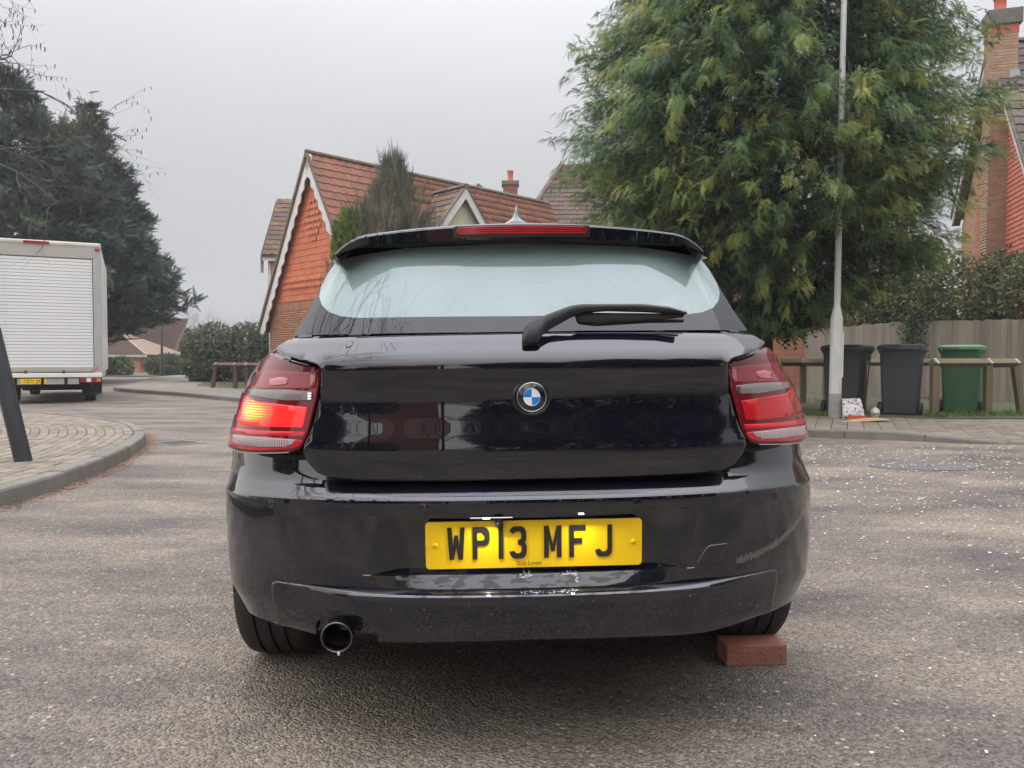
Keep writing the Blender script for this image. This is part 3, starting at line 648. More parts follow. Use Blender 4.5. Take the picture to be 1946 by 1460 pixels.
M_lred = lens('tail_lens_dark', (.12,.003,.008), (.17,.004,.011))
M_lup = lens('tail_lens_upper', (.34,.010,.020), (.20,.006,.014), bump=('X', 60))
M_lmid = lens('tail_lens_bright', (.62,.008,.013), (.42,.005,.010), bump=('Z', 110), bs=.25)
M_lmid2 = lens('tail_lens_outer', (.40,.012,.02), (.30,.008,.014), bump=('X', 30), bs=.2)
M_lstrip = lens('tail_lens_strip', (.66,.010,.022), (.5,.008,.018))
M_lgrey = lens('indicator_lens', (.19,.155,.155), (.26,.22,.215), bump=('X', 80))
M_lclr = lens('reverse_lens', (.36,.25,.26), (.50,.40,.40), bump=('X', 75))
M_lclr2 = plain('reverse_facet', (.75,.68,.68), .2, coat=1)
def glow_mat():
    m, nt, p = new_mat('lit_tail_lamp'); N, L = nt.nodes.new, nt.links.new
    tcn = N('ShaderNodeTexCoord'); s = N('ShaderNodeSeparateXYZ'); L(tcn.outputs['Object'], s.inputs[0])
    # the bulb sits behind the outer third; optics spread its light inwards
    def m_(op, a, b=None):
        q = N('ShaderNodeMath'); q.operation = op
        for i, k in enumerate((a, b)):
            if k is None: continue
            if isinstance(k, (int, float)): q.inputs[i].default_value = k
            else: L(k, q.inputs[i])
        return q.outputs[0]
    dx = m_('ADD', s.outputs['X'], .725); dz = m_('SUBTRACT', s.outputs['Z'], .868)
    sx = m_('GREATER_THAN', dx, 0); kx = m_('SUBTRACT', 30.0, m_('MULTIPLY', sx, 19.0))
    r = m_('ADD', m_('POWER', m_('ABSOLUTE', m_('MULTIPLY', dx, kx)), 2.0), m_('POWER', m_('ABSOLUTE', m_('MULTIPLY', dz, 27)), 2))
    g = m_('POWER', 2.718, m_('MULTIPLY', r, -1.1))
    wz = m_('ADD', m_('MULTIPLY', m_('SINE', m_('MULTIPLY', s.outputs['Z'], 980)), .30), .70); g = m_('MULTIPLY', g, wz)
    cr = N('ShaderNodeValToRGB'); e = cr.color_ramp.elements; e[0].position = 0; e[0].color = (.95,.002,.004,1); e[1].position = 1; e[1].color = (1.3,.95,.04,1)
    q = e.new(.30); q.color = (1.0,.012,.002,1); q = e.new(.52); q.color = (1.15,.22,.004,1); q = e.new(.68); q.color = (1.25,.75,.01,1)
    L(g, cr.inputs[0]); L(cr.outputs[0], p.inputs['Emission Color']); p.inputs['Emission Strength'].default_value = .72
    p.inputs['Base Color'].default_value = (.5,.004,.004,1); p.inputs['Roughness'].default_value = .3; p.inputs['Coat Weight'].default_value = .6; p.inputs['Coat Roughness'].default_value = .02
    return m
M_glow = glow_mat()
M_seal = plain('light_seal', (.35,.35,.37), .25, coat=.5)
for sd_ in (-1, 1):
    lit = sd_ < 0
    tl = panel('tail_light', rnd(Lo, .006, 3), FL, .010, .05, M_lred, side=sd_, step=.02, rim=.004, edge=.004, label='lit left tail light glowing orange and red' if lit else 'unlit right tail light')
    P = lambda nm, pts, off, m, r=.005, lab=None, **k: panel(nm, rnd(pts, r, 3), FL, off, .0, m, parent=tl, side=sd_, rim=.0012, edge=.0012, step=.02, label=lab, **k)
    P('upper_lens', [(.518,.968),(.520,.928),(.60,.9275),(.70,.926),(.728,.934),(.72,.965),(.71,.975),(.60,.970)], .0115, M_lup)
    P('upper_reflector', [(.600,.953),(.604,.937),(.655,.933),(.664,.951),(.63,.956)], .0135, M_redlens)
    P('inner_reflector', [(.520,.962),(.522,.932),(.534,.931),(.535,.963)], .0135, M_redlens)
    P('indicator_strip', [(.528,.920),(.531,.899),(.60,.897),(.725,.906),(.745,.9195),(.728,.9225),(.60,.924)], .0125, M_lgrey)
    for k in range(3):
        zz = .9175-.0062*k; P('chrome_tip', [(.530,zz),(.530,zz-.0045),(.540,zz-.0045),(.540,zz)], .0145, M_chrome, r=.0008)
    P('main_lamp', [(.541,.881),(.551,.840),(.553,.832),(.66,.8305),(.765,.829),(.772,.8345),(.768,.863),(.757,.893),(.748,.905),(.730,.900),(.700,.892),(.60,.886)], .0125, M_glow if lit else M_lmid, lab='lit lamp glowing orange' if lit else None)
    if not lit: P('outer_lens', [(.735,.898),(.700,.8315),(.798,.8285),(.786,.865),(.772,.897),(.758,.909)], .0138, M_lmid2)
    P('strip_lens', [(.546,.8215),(.549,.8105),(.80,.806),(.798,.8185),(.66,.820)], .0125, M_lstrip, r=.002)
    P('lower_lens', [(.552,.801),(.563,.786),(.588,.7775),(.70,.7675),(.803,.7665),(.807,.774),(.801,.801),(.66,.805)], .0115, M_lstrip, r=.006)
    rv = P('reverse_lamp', [(.571,.8015),(.580,.790),(.600,.7835),(.68,.7775),(.765,.7755),(.787,.783),(.793,.8005),(.68,.8035)], .0140, M_lclr, r=.004)
    # moulded optics of the reversing lamp
    bm = bmesh.new()
    for i in range(26):
        for j in range(5):
            x = .600+i*.0070; z = .7995-.0042*j-.00025*i*.3
            if x > .785 or z < .7805: continue
            y = FL(x, z)-.0148; r_ = bmesh.ops.create_icosphere(bm, subdivisions=1, radius=.0013, matrix=Matrix.Translation((sd_*x, y, z)))
    ob('lamp_optics', bm_mesh('lamp_optics', bm, M_lclr2, True), tl)
    sl = [(.592,.7675),(.68,.7600),(.76,.7555),(.813,.7605),(.8185,.770),(.8150,.770),(.811,.7635),(.76,.7590),(.68,.7635),(.592,.7705)]
    panel('light_seal', sl, FL, .012, .02, M_seal, parent=tl, side=sd_, rim=0, edge=0)

# ------------------------------------------------------------------ bumper fittings
IN = [(-.655,.415),(-.652,.432),(-.635,.441),(-.50,.4425),(-.25,.4435),(0,.444),(.25,.4435),(.50,.4425),(.635,.441),(.652,.432),(.655,.415),(.648,.315),(.60,.3055),(.45,.312),(.25,.320),(0,.3235),(-.25,.320),(-.365,.317),(-.37,.345),(-.395,.372),(-.43,.387),(-.47,.387),(-.505,.372),(-.53,.345),(-.535,.309),(-.60,.3055),(-.648,.315)]
def FI(x, z):
    t = min(1, max(0, (z-.427)/.017)); s = min(1, max(0, (.428-z)/.1)); k = min(1, max(0, (abs(x)-.38)/.24)); k = k*k*(3-2*k)
    return (.018*t*t-.002+.016*s+sup(x, .875, .66))*(1-k)+(FB(x, max(z, .30))+.007)*k
panel('lower_valance', IN, FI, .012, .03, M_paint, step=.0125, rim=.003, edge=.003)
# dark pocket behind the exhaust opening and inner liners
ob('under_tray', boxme('under_tray', -.55,.55,.30,3.9,.27,.36, M_dark), car)
ob('floor_pan', boxme('floor_pan', -.80,.80,1.28,3.1,.19,.26, M_dark), car)
ob('inner_panel', boxme('inner_panel', -.56,.56,.50,.60,.30,.98, M_dark), car)
exh = empty('exhaust'); exh.parent = car; exh.location = (-.469,.040,.327); exh.rotation_euler = (R(4),0,0)
ob('exhaust_tip', lathe('exhaust_tip', [(.034,.30),(.036,.02),(.0385,.006),(.0385,.001),(.0365,0),(.0345,.002),(.033,.02),(.031,.28),(0,.28)], M_steel, 40, 'Y'), exh)
ob('exhaust_bore', lathe('exhaust_bore', [(.0325,.03),(.031,.26),(0,.26)], M_dark, 32, 'Y'), exh)
bm = bmesh.new(); bmesh.ops.create_icosphere(bm, subdivisions=2, radius=.004, matrix=Matrix.Translation((.004,.002,-.040)) @ Matrix.Diagonal((1,1,1.5,1))); ob('water_drop', bm_mesh('water_drop', bm, plain('drop', (.6,.62,.6), .05, spec=.8), True), exh)
for x, z in ((-.645,.637),(-.252,.642),(.256,.642),(.648,.637)):
    y = FB(x, z); ang = math.atan2(FB(x+.01, z)-FB(x-.01, z), .02)
    s_ = empty('parking_sensor'); s_.parent = car; s_.location = (x, y, z); s_.rotation_euler = (0,0,ang)
    ob('sensor_ring', lathe('sensor_ring', [(.0128,.001),(.0124,-.0012),(.0116,-.0012),(.0112,.001)], M_satin, 32, 'Y'), s_)
    ob('sensor_face', lathe('sensor_face', [(.0112,-.0004),(.009,-.0012),(0,-.0014)], M_paint, 32, 'Y'), s_)
# towing eye cover
tw = [(.405,.482),(.475,.4845),(.497,.527),(.492,.5305),(.443,.530),(.435,.524)]
panel('tow_eye_cover', rnd(tw, .006, 3), FB, .0012, .004, M_paint, rim=.0015, edge=.0016)
# plate recess fittings
ob('plate_lamp', boxme('plate_lamp', -.143,-.040,.004,.022,.6155,.6195, M_chrome, bev=.0015), car)
lm = plain('plate_bulb', (.9,.9,1), .2); lm.node_tree.nodes['Principled BSDF'].inputs['Emission Color'].default_value = (.85,.9,1,1); lm.node_tree.nodes['Principled BSDF'].inputs['Emission Strength'].default_value = 1.5
ob('plate_bulb', boxme('plate_bulb', -.113,-.095,.0028,.010,.6152,.6192, lm), car)
ob('plate_bulb', boxme('plate_bulb', .117,.130,.012,.020,.6195,.6225, lm), car)
for x, e in ((-.104, .30), (.123, .22)):
    ld = bpy.data.lights.new('plate_lamp_light', 'AREA'); ld.energy = e; ld.size = .008; ld.specular_factor = 0; ld.color = (1, .95, .88); lo_ = bpy.data.objects.new('plate_lamp_light', ld); C.objects.link(lo_); lo_.parent = car
    lo_.location = (x, -.004, .6175); lo_.rotation_euler = (R(-38), 0, 0)
# number plate
plate = empty('number_plate'); plate.parent = car; plate.location = (.011,.031,.5475); plate.rotation_euler = (R(3),0,0)
M_yel = mat('plate_yellow', (.93,.60,.003), (.88,.55,.002), rough=.4, scale=4, coat=.1)
def rrect(w, h, r, n=6):
    o = []
    for cx_, cz_, a in ((w/2-r, h/2-r, 0), (-w/2+r, h/2-r, 90), (-w/2+r, -h/2+r, 180), (w/2-r, -h/2+r, 270)):
        for k in range(n+1): t = R(a+90*k/n); o.append((cx_+r*math.cos(t), cz_+r*math.sin(t)))
    return o
ob('plate_panel', extr('plate_panel', rrect(.523,.116,.010), .004, M_yel, bev=.0006), plate)
M_ink = plain('plate_ink', (.018,.017,.018), .35)
def arc(cx_, cz_, r, a0, a1, n=6): return [(cx_+r*math.cos(R(a0+(a1-a0)*k/n)), cz_+r*math.sin(R(a0+(a1-a0)*k/n))) for k in range(n+1)]
Hh = 79.
G = {'W': [[(0,79),(14,79),(17,34),(22.5,60),(31.5,60),(37,34),(40,79),(54,79),(47.5,0),(34,0),(27,29),(20,0),(6.5,0)]],
     'P': [[(0,0),(14,0),(14,33),(32,33)]+arc(32,51,18,-90,0)+arc(32,61,18,0,90)+[(0,79)], [(14,46),(28,46)]+arc(28,54,7.5,-75,75,5)+[(28,66),(14,66)]],
     '1': [[(0,0),(14,0),(14,79),(0,79)]],
     '3': [arc(32,61,18,0,90)+arc(18,61,18,90,163)+[(14,60),(18,66)]+[(30,66)]+[(35,61),(35,50),(31,46),(25,46),(25,33),(31,33),(36,29),(36,19),(31,13),(20,13),(14,19),(0,17)]+arc(18,17,17,190,270)+arc(34,17,17,-90,0)+[(51,32),(46,39.5),(50,47)]],
     'M': [[(0,0),(14,0),(14,46),(21,16),(31,16),(38,46),(38,0),(52,0),(52,79),(38,79),(26,34),(14,79),(0,79)]],
     'F': [[(0,0),(14,0),(14,34),(38,34),(38,47),(14,47),(14,66),(48,66),(48,79),(0,79)]],
     'J': [[(36,79),(36,19),(30,13),(20,13),(13,20),(0,17)]+arc(17,17,17,185,270)+arc(33,17,17,-90,0)+[(50,79)]]}
def area2(p): return sum(p[i-1][0]*p[i][1]-p[i][0]*p[i-1][1] for i in range(len(p)))
for ch, px in (('W',303),('P',506),('1',712),('3',799),('M',1078),('F',1282),('J',1491)):
    x0 = (px-1000)/4.23*.523/411.5; loops = [[(x0+.001*a*(.0395/.050 if ch in 'W' else .82), -.0355+.001*b) for a, b in lp] for lp in G[ch]]
    loops = [lp if area2(lp) > 0 else lp[::-1] for lp in loops]
    me = extr('plate_character', loops[0], .0005, M_ink, holes=[l[::-1] for l in loops[1:]]); me.transform(Matrix.Translation((0,-.0026,.001)))
    ob('plate_character', me, plate)
ob('dealer_lettering', text_mesh('dealer_lettering', 'Dick Lovett', .0135, M_ink, Matrix.Translation((-.013,-.0026,-.0465)), .0002, .95), plate)
for x in (-.238,.240): ob('screw_cap', lathe('screw_cap', [(.0062,0),(.0062,-.002),(.004,-.0038),(0,-.004)], M_yel, 20, 'Y'), plate, loc=(x,-.0025,.002))
ob('camera_pod', boxme('camera_pod', -.0845,-.0635,.010,.030,.594,.6125, M_trim, bev=.0015), car)
ob('camera_lens', lathe('camera_lens', [(.004,0),(.0035,-.0015),(0,-.001)], M_bk, 16, 'Y'), car, loc=(-.074,.0095,.602))
# torn sticker remains on the lip; flakes on the ledge paint lamp reflections
M_foil = mat('foil_and_glint', (.42,.43,.44), (.06,.06,.06), rough=.35, scale=240, detail=2)
res = bmesh.new()
def flake(x0, x1, z0, z1, n, F, off, sz=.0035):
    for _ in range(n):
        x, z = random.uniform(x0, x1), random.uniform(z0, z1); k = random.randint(3, 6); a0 = random.random()*6
        vs = []
        for i in range(k):
            a = a0+6.283*i/k; r = sz*random.uniform(.4, 1); xx, zz = x+r*math.cos(a)*1.5, z+r*math.sin(a)*.6; vs.append(res.verts.new((xx, F(xx, zz)-off, zz)))
        res.faces.new(vs)
flake(-.025,.005,.468,.478,26,FB,.001); flake(.078,.112,.470,.4765,22,FB,.001); flake(.108,.113,.455,.476,12,FB,.001); flake(-.024,.112,.4375,.4425,46,FI,.0128,.0022)
ob('residue_and_glints', bm_mesh('residue_and_glints', res, M_foil), car, kind='stuff')

# ------------------------------------------------------------------ body sides, roof, nose, interior
def side_w(z, Y):
    base = lerp_rows([(.20,.86),(.30,.872),(.45,.882),(.62,.8825),(.70,.868),(.78,.866),(.86,.85),(.93,.805),(.985,.757),(1.02,.725)], z)[0]
    if Y < .7: base *= (1-((.7-Y)/.7)**2.6)**(1/2.6)
    t = max(0, (Y-3.75)/.57); return base*(1-t**2.6*.999)**(1/2.6) if t < 1 else base*.05
def ztop(Y): return float(np.interp(Y, [.5,1.0,2.0,3.0,3.6,4.0,4.2,4.32], [1.0,1.015,1.0,.965,.90,.82,.74,.68]))
def zlow(Y):
    z = .22
    for Yw in (.85, 3.54):
        q = .355**2-(Y-Yw)**2
        if q > 0: z = max(z, .31+math.sqrt(q))
    return z
Ys = sorted(set(np.round(np.r_[np.linspace(.5,1.26,20), np.linspace(1.3,3.1,14), np.linspace(3.14,3.94,20), np.linspace(3.98,4.318,12)], 4)))
for s in (-1, 1):
    V = []; F = []; K = 12
    for Y in Ys:
        a, b = zlow(Y), ztop(Y)
        for k in range(K): z = a+(b-a)*k/(K-1); V.append((s*side_w(z, Y), Y, z))
    for i in range(len(Ys)-1):
        for k in range(K-1): F.append((i*K+k, (i+1)*K+k, (i+1)*K+k+1, i*K+k+1))
    me = mesh('body_side', V, F, M_paint, True)
    if sum(p.normal.x*s*p.area for p in me.polygons) < 0: me.flip_normals()
    ob('body_side', me, car)
    # door seams, handles, mirror, side windows
    dh = extr('door_handle', rrect(.17,.025,.01), .03, M_paint, bev=.004, M=Matrix.Rotation(R(90), 4, 'Z'))
    for Y in (1.45, 2.35): ob('door_handle', dh, car, loc=(s*.862, Y, .86))
    bm = bmesh.new(); r = bmesh.ops.create_icosphere(bm, subdivisions=3, radius=1, matrix=Matrix.Translation((s*.965,2.86,1.03)) @ Matrix.Diagonal((.11,.08,.072,1)))
    ob('door_mirror', bm_mesh('door_mirror', bm, M_paint, True), car)
def zr(Y): return float(np.interp(Y, [.25,.6,1.0,1.5,2.0,2.4], [1.350,1.378,1.402,1.415,1.41,1.385]))
V = []; F = []; YY = np.linspace(.24,2.4,18); XX = np.linspace(-1,1,15)
for Y in YY:
    w = np.interp(Y, [.24,.8,1.6,2.4], [.50,.535,.56,.55])
    for x in XX: V.append((x*w, Y, zr(Y)-.085*abs(x)**4-.008))
for i in range(len(YY)-1):
    for j in range(14): F.append((i*15+j, i*15+j+1, (i+1)*15+j+1, (i+1)*15+j))
ob('roof', mesh('roof', V, F, M_paint, True), car)
M_tint = plain('tinted_glass', (.012,.016,.017), .08, coat=1)
def cl_glass(name, tint, fac):
    m, nt, p = new_mat(name); N, L = nt.nodes.new, nt.links.new; tr = N('ShaderNodeBsdfTransparent'); tr.inputs[0].default_value = (*tint, 1)
    gs = N('ShaderNodeBsdfGlossy'); gs.inputs['Roughness'].default_value = .01; fr = N('ShaderNodeFresnel'); fr.inputs[0].default_value = fac; ms = N('ShaderNodeMixShader')
    L(fr.outputs[0], ms.inputs[0]); L(tr.outputs[0], ms.inputs[1]); L(gs.outputs[0], ms.inputs[2]); L(ms.outputs[0], nt.nodes['Material Output'].inputs[0]); return m
M_wind = cl_glass('windscreen_glass', (.86,.92,.90), 1.5); M_sideg = cl_glass('side_glass', (.55,.6,.6), 1.5)
me = mesh('windscreen', [(-.56,2.4,1.375),(.56,2.4,1.375),(.70,3.15,.965),(-.70,3.15,.965)], [(0,1,2,3)], M_wind); ob('windscreen', me, car)
for s in (-1, 1):
    def P3(Y, t): # t 0 belt, 1 rail
        b = np.interp(Y, [.6,1.2,2.4,3.15], [.655,.70,.72,.71]); r = np.interp(Y, [.6,1.6,2.4,3.15], [.512,.562,.553,.70]); zb_ = 1.0; zt2 = np.interp(Y, [.6,1.5,2.4,3.15], [1.335,1.37,1.342,.985])
        return (s*(b+(r-b)*t**1.15), Y, zb_+(zt2-zb_)*t)
    def strip(name, Ya, Yb, t0, t1, m, off=0):
        V = []; F = []; ys = np.linspace(Ya, Yb, 8); ts = np.linspace(t0, t1, 6)
        for Y in ys:
            for t in ts: p = P3(Y, t); V.append((p[0]+s*off, p[1], p[2]))
        for i in range(7):
            for j in range(5): F.append((i*6+j, (i+1)*6+j, (i+1)*6+j+1, i*6+j+1))
        me = mesh(name, V, F, m, True)
        if sum(p.normal.x*s*p.area for p in me.polygons) < 0: me.flip_normals()
        ob(name, me, car)
    strip('rear_pillar', .56, 1.0, 0, 1, M_paint); strip('door_pillar', 1.78, 1.90, 0, 1, M_trim); strip('windscreen_pillar', 2.95, 3.15, 0, 1, M_paint)
    strip('roof_rail', 1.0, 2.95, .93, 1, M_trim, .001); strip('belt_trim', 1.0, 2.95, 0, .07, M_trim, .001)
    strip('side_window', 1.0, 1.78, .07, .93, M_sideg); strip('side_window', 1.90, 2.95, .07, .93, M_sideg)
    me = mesh('shoulder', [(s*.64,.52,1.02),(s*.748,.52,.992),(s*.745,1.2,1.008),(s*.752,2.0,.998),(s*.775,3.0,.962),(s*.71,3.15,.985),(s*.72,2.0,1.0),(s*.70,1.2,1.0)], [(0,1,2,7),(7,2,3,6),(6,3,4,5)], M_paint, True); ob('shoulder', me, car)
V = []; F = []; YY = np.linspace(3.0,4.318,14)
for Y in YY:
    w = side_w(min(ztop(Y), .98), Y)
    for x in XX: V.append((x*w, Y, ztop(Y)+.045*(1-x*x)*min(1, (4.33-Y)*2)))
for i in range(13):
    for j in range(14): F.append((i*15+j, i*15+j+1, (i+1)*15+j+1, (i+1)*15+j))
ob('bonnet', mesh('bonnet', V, F, M_paint, True), car)
# interior
M_seat = mat('seat_cloth', (.03,.03,.032), (.045,.045,.046), rough=.9)
ob('dashboard', boxme('dashboard', -.68,.68,2.75,3.1,.6,.975, M_seat, bev=.04), car)
ob('parcel_shelf', boxme('parcel_shelf', -.55,.55,.30,.75,.985,1.0, M_seat), car)
ob('rear_seat', boxme('rear_seat', -.60,.60,.78,.95,.55,1.03, M_seat, bev=.04), car)
for x in (-.36,0,.36): ob('headrest', boxme('headrest', x-.13,x+.13,.80,.88,1.02,1.14, M_seat, bev=.04), car)
for x in (-.36,.36):
    ob('front_seat', boxme('front_seat', x-.25,x+.25,1.75,1.92,.45,1.10, M_seat, bev=.05), car); ob('headrest', boxme('headrest', x-.14,x+.14,1.78,1.87,1.09,1.26, M_seat, bev=.045), car)
ob('interior_mirror', boxme('interior_mirror', -.12,.12,2.45,2.48,1.25,1.31, M_seat, bev=.015), car)
# wheels: stand flat on the road while the body leans
prof = [(.19,.095),(.205,.108),(.27,.112),(.298,.107),(.3105,.094),(.315,.080)]
tr = []
for a, b in ((.078,.050),(.040,.006),(-.006,-.040),(-.050,-.078)): tr += [(.3155,a),(.3158,b),(.306,b-.0015),(.306,b-.0085)]
tr = tr[:-2]
prof = prof+tr+[(.315,-.080),(.3105,-.094),(.298,-.107),(.27,-.112),(.205,-.108),(.19,-.095)]
tyre_me = lathe('tyre', prof, M_rub, 72, 'X'); autosm = tyre_me.polygons.foreach_set('use_smooth', [True]*len(tyre_me.polygons)); tyre_me.set_sharp_from_angle(angle=R(30))
M_alloy = plain('alloy', (.45,.46,.47), .3, 1)
inv = car.matrix_basis.inverted()
for Yw in (.85, 3.54):
    for s in (-1, 1):
        w = empty('wheel'); w.parent = car; p = car.matrix_basis @ Vector((s*.782, Yw+(.075 if s > 0 else .01), 0)); q = inv @ Vector((p.x, p.y, .3145)); w.location = q; w.rotation_euler = (0, ROLL, 0)
        ob('tyre', tyre_me, w)
        bm = bmesh.new()
        for k in range(5):
            a = 2*math.pi*k/5; Mr = Matrix.Rotation(a, 4, 'X'); box(bm, s*.085-.015, s*.085+.015, -.028, .028, .03, .20, .006, Mr)
        cyl(bm, (s*.07,0,0), (s*.105,0,0), .06, seg=24); ob('wheel_rim', bm_mesh('wheel_rim', bm, M_alloy), w)
        ob('rim_barrel', lathe('rim_barrel', [(.20,s*.10),(.19,s*.08),(.185,-s*.06),(.15,-s*.07),(0,-s*.075)], M_alloy, 40, 'X'), w)
    for s in (-1, 1):
        V = []; F = []
        for i in range(25):
            a = math.pi*i/24; c, q = math.cos(a)*.352, math.sin(a)*.352
            V += [(s*.862, Yw+c, .31+q), (s*.58, Yw+c, .31+q)]
        for i in range(24): F.append((2*i, 2*i+2, 2*i+3, 2*i+1))
        ob('wheel_arch_liner', mesh('wheel_arch_liner', V, F, M_dark, True), car)
        ob('inner_wall', mesh('inner_wall', [(s*.58,Yw-.36,.2),(s*.58,Yw+.36,.2),(s*.58,Yw+.36,.7),(s*.58,Yw-.36,.7)], [(0,1,2,3)], M_dark), car)
ob('red_brick', boxme('red_brick', -.1,.1,-.05,.05,0,.066, mat('chock_brick', (.42,.16,.105), (.26,.12,.09), rough=.85, scale=12, bump=.5, bscale=90, dirt=(.12,.10,.085,.57), dirtscale=18), bev=.003), loc=(.792,2.512,0), rot=(0,0,R(3)),
   label='loose red brick on the road chocking the right rear wheel of the car', cat='brick')

# ================================================================== buildings
M_bo = brickmat('orange_brick_wall', (.40,.17,.085), (.33,.125,.062), (.22,.17,.125), 'yz')
M_box = brickmat('orange_brick_wall_x', (.40,.17,.085), (.33,.125,.062), (.22,.17,.125), 'xz')
M_white = mat('white_fascia', (.62,.61,.58), (.50,.49,.46), rough=.6, scale=3)
M_dkv = mat('verge_mortar', (.16,.15,.12), (.10,.10,.07), rough=.9, scale=6)
M_hung = mat('red_hung_tile', (.56,.165,.075), (.42,.115,.055), rough=.8, scale=4, tint=True, amt=.5, bump=.2, bscale=50)
M_hungr = mat('scarlet_hung_tile', (.60,.19,.135), (.48,.14,.10), rough=.8, scale=4, tint=True, amt=.5, bump=.2, bscale=50)
M_roofr = mat('red_roof_tile', (.26,.098,.055), (.15,.068,.045), rough=.85, scale=2.5, tint=True, amt=.55, bump=.3, bscale=30, dirt=(.20,.135,.02,.56), dirtscale=1.1)
M_roofm = mat('mossy_roof_tile', (.165,.088,.062), (.085,.058,.046), rough=.9, scale=2.5, tint=True, amt=.55, bump=.3, bscale=30, dirt=(.22,.15,.025,.53), dirtscale=1.6)
M_roofb = mat('brown_roof_tile', (.135,.085,.068), (.085,.058,.05), rough=.9, scale=2.5, tint=True, amt=.55, bump=.3, bscale=30)
M_roofg = mat('grey_roof_tile', (.15,.115,.095), (.08,.066,.058), rough=.9, scale=2.5, tint=True, amt=.5, bump=.3, bscale=30, dirt=(.35,.24,.03,.60), dirtscale=2.2)
M_cream = mat('cream_render', (.52,.47,.36), (.46,.41,.31), rough=.9, scale=2)
M_soff = plain('soffit', (.17,.13,.10), .8)
M_wing = plain('window_glass', (.05,.06,.07), .08, coat=1)
def pan(m, w=.30, l=.335, lift=.026, n=7):
    o = []
    for k in range(5):
        V = []; xs = np.linspace(-w/2+.004, w/2+.004, n)
        hz = [.026*(.5+.5*math.cos(2*math.pi*(i/(n-1))-1.2))**1.4 for i in range(n)]
        for x, h in zip(xs, hz): V += [(x, 0, h+lift+.004), (x, l, h+.002), (x, 0, h+lift-.018)]
        F = []
        for i in range(n-1): F += [(3*i, 3*i+3, 3*i+4, 3*i+1), (3*i+2, 3*i+5, 3*i+3, 3*i)]
        o.append(mesh('roof_tile', V, F, m, tint=k/4))
    return o
def flat(m, w=.165, g=.1, name='hung_tile', lift=.016, point=False):
    o = []
    for k in range(5):
        V = [(-w/2+.002, -lift, -.001), (w/2-.002, -lift, 0), (w/2-.002, 0, g+.01), (-w/2+.002, 0, g+.01), (-w/2+.002, -lift+.012, -.001), (w/2-.002, -lift+.012, 0)]
        F = [(0,1,2,3), (4,5,1,0)]
        if point: V[0] = (-w/2+.002, -lift, .03); V[1] = (w/2-.002, -lift, .03); V[0] = (-w/2+.002, -lift, .055); V[1] = (w/2-.002, -lift, .055); V += [(0, -lift-.006, -.03)]; F = [(0,6,1,2,3)]
        o.append(mesh(name, V, F, m, tint=k/4))
    return o
def slope_tiles(parent, origin, u, s, width, length, protos, w=.3, g=.3, keep=None, limit=300, name='roof_tile'):
    """tiles on a roof plane: origin at the eaves corner, u along the eaves, s up the slope (unit vectors, parent space)"""
    u = Vector(u).normalized(); s = Vector(s).normalized(); n = u.cross(s)
    Ms = []
    for r in range(int(length/g+.5)):
        for c in range(int(width/w)):
            p = Vector(origin)+u*(w*(c+.5))+s*(g*r)
            if keep and not keep(w*(c+.5), g*(r+.5)): continue
            T = Matrix((u, s, n)).transposed().to_4x4(); T.translation = p
            Ms.append(T @ Matrix.Rotation(random.uniform(-.012, .012), 4, 'Z') @ Matrix.Translation((0,0,random.uniform(0,.004))))
    pieces(parent, name, protos, Ms, limit, world=parent.matrix_world.copy())
def quad(name, pts, m, parent, thick=0):
    bm = bmesh.new(); f = bm.faces.new([bm.verts.new(p) for p in pts])
    if thick:
        bm.normal_update(); n = f.normal.copy(); n = -n if (abs(n.z) > .2 and n.z < 0) else n; thick = abs(thick) if abs(n.z) > .2 else thick; g = bmesh.ops.extrude_face_region(bm, geom=[f]); 
        for v in g['geom']:
            if isinstance(v, bmesh.types.BMVert): v.co -= n*thick
    return ob(name, bm_mesh(name, bm, m), parent)
def house(name, loc, rz, **k):
    h = empty(name, loc, rz, **k); bpy.context.view_layer.update(); return h
def board(name, parent, a, b, h, t, m, scallop=0, side=1):
    """barge board from a to b (top edge), h deep, t thick along local x, lower edge scalloped"""
    a, b = Vector(a), Vector(b); d = b-a; Ln = d.length; d.normalize(); dn = Vector((0, d.z, -d.y))
    if dn.z > 0: dn = -dn
    n = max(2, int(Ln/.05)); V = []; F = []
    for i in range(n+1):
        s_ = Ln*i/n; q = h-(scallop*abs(math.sin(math.pi*s_/.42)) if scallop else 0); q = h-scallop*(.5+.5*math.cos(2*math.pi*s_/.42)) if scallop else h
        p = a+d*s_
        for dx in (0, t):
            V += [tuple(p+Vector((dx,0,0))), tuple(p+dn*q+Vector((dx,0,0)))]
    for i in range(n):
        k = 4*i; F += [(k,k+4,k+5,k+1), (k+2,k+3,k+7,k+6), (k,k+2,k+6,k+4), (k+1,k+5,k+7,k+3)]
    F += [(0,1,3,2), (4*n,4*n+2,4*n+3,4*n+1)]
    me = mesh(name, V, F, m); bm = bmesh.new(); bm.from_mesh(me); bmesh.ops.recalc_face_normals(bm, faces=bm.faces[:]); bm.to_mesh(me); bm.free(); ob(name, me, parent)
def bricks(parent, place, w, h, name='brick', limit=300, m=None, mats=None):
    """stretcher courses; place(x, z) -> Matrix"""
    protos = [boxme(name, -.1085,.1085,-.006,.02,-.0325,.0325, m, tint=k/5) for k in range(6)]; Ms = []
    for r in range(int(h/.075)):
        x = -.1125 if r % 2 else 0
        while x < w-.01:
            a, b = max(x, 0), min(x+.225, w)
            if b-a > .05: Ms.append(place((a+b)/2, r*.075+.0375) @ Matrix.Diagonal(((b-a)/.225,1,1,1)))
            x += .225
    pieces(parent, name, protos, Ms, limit, world=parent.matrix_world.copy())
M_brk = mat('facing_brick', (.40,.19,.105), (.27,.12,.07), rough=.88, scale=9, tint=True, amt=.65, bump=.3, bscale=60)
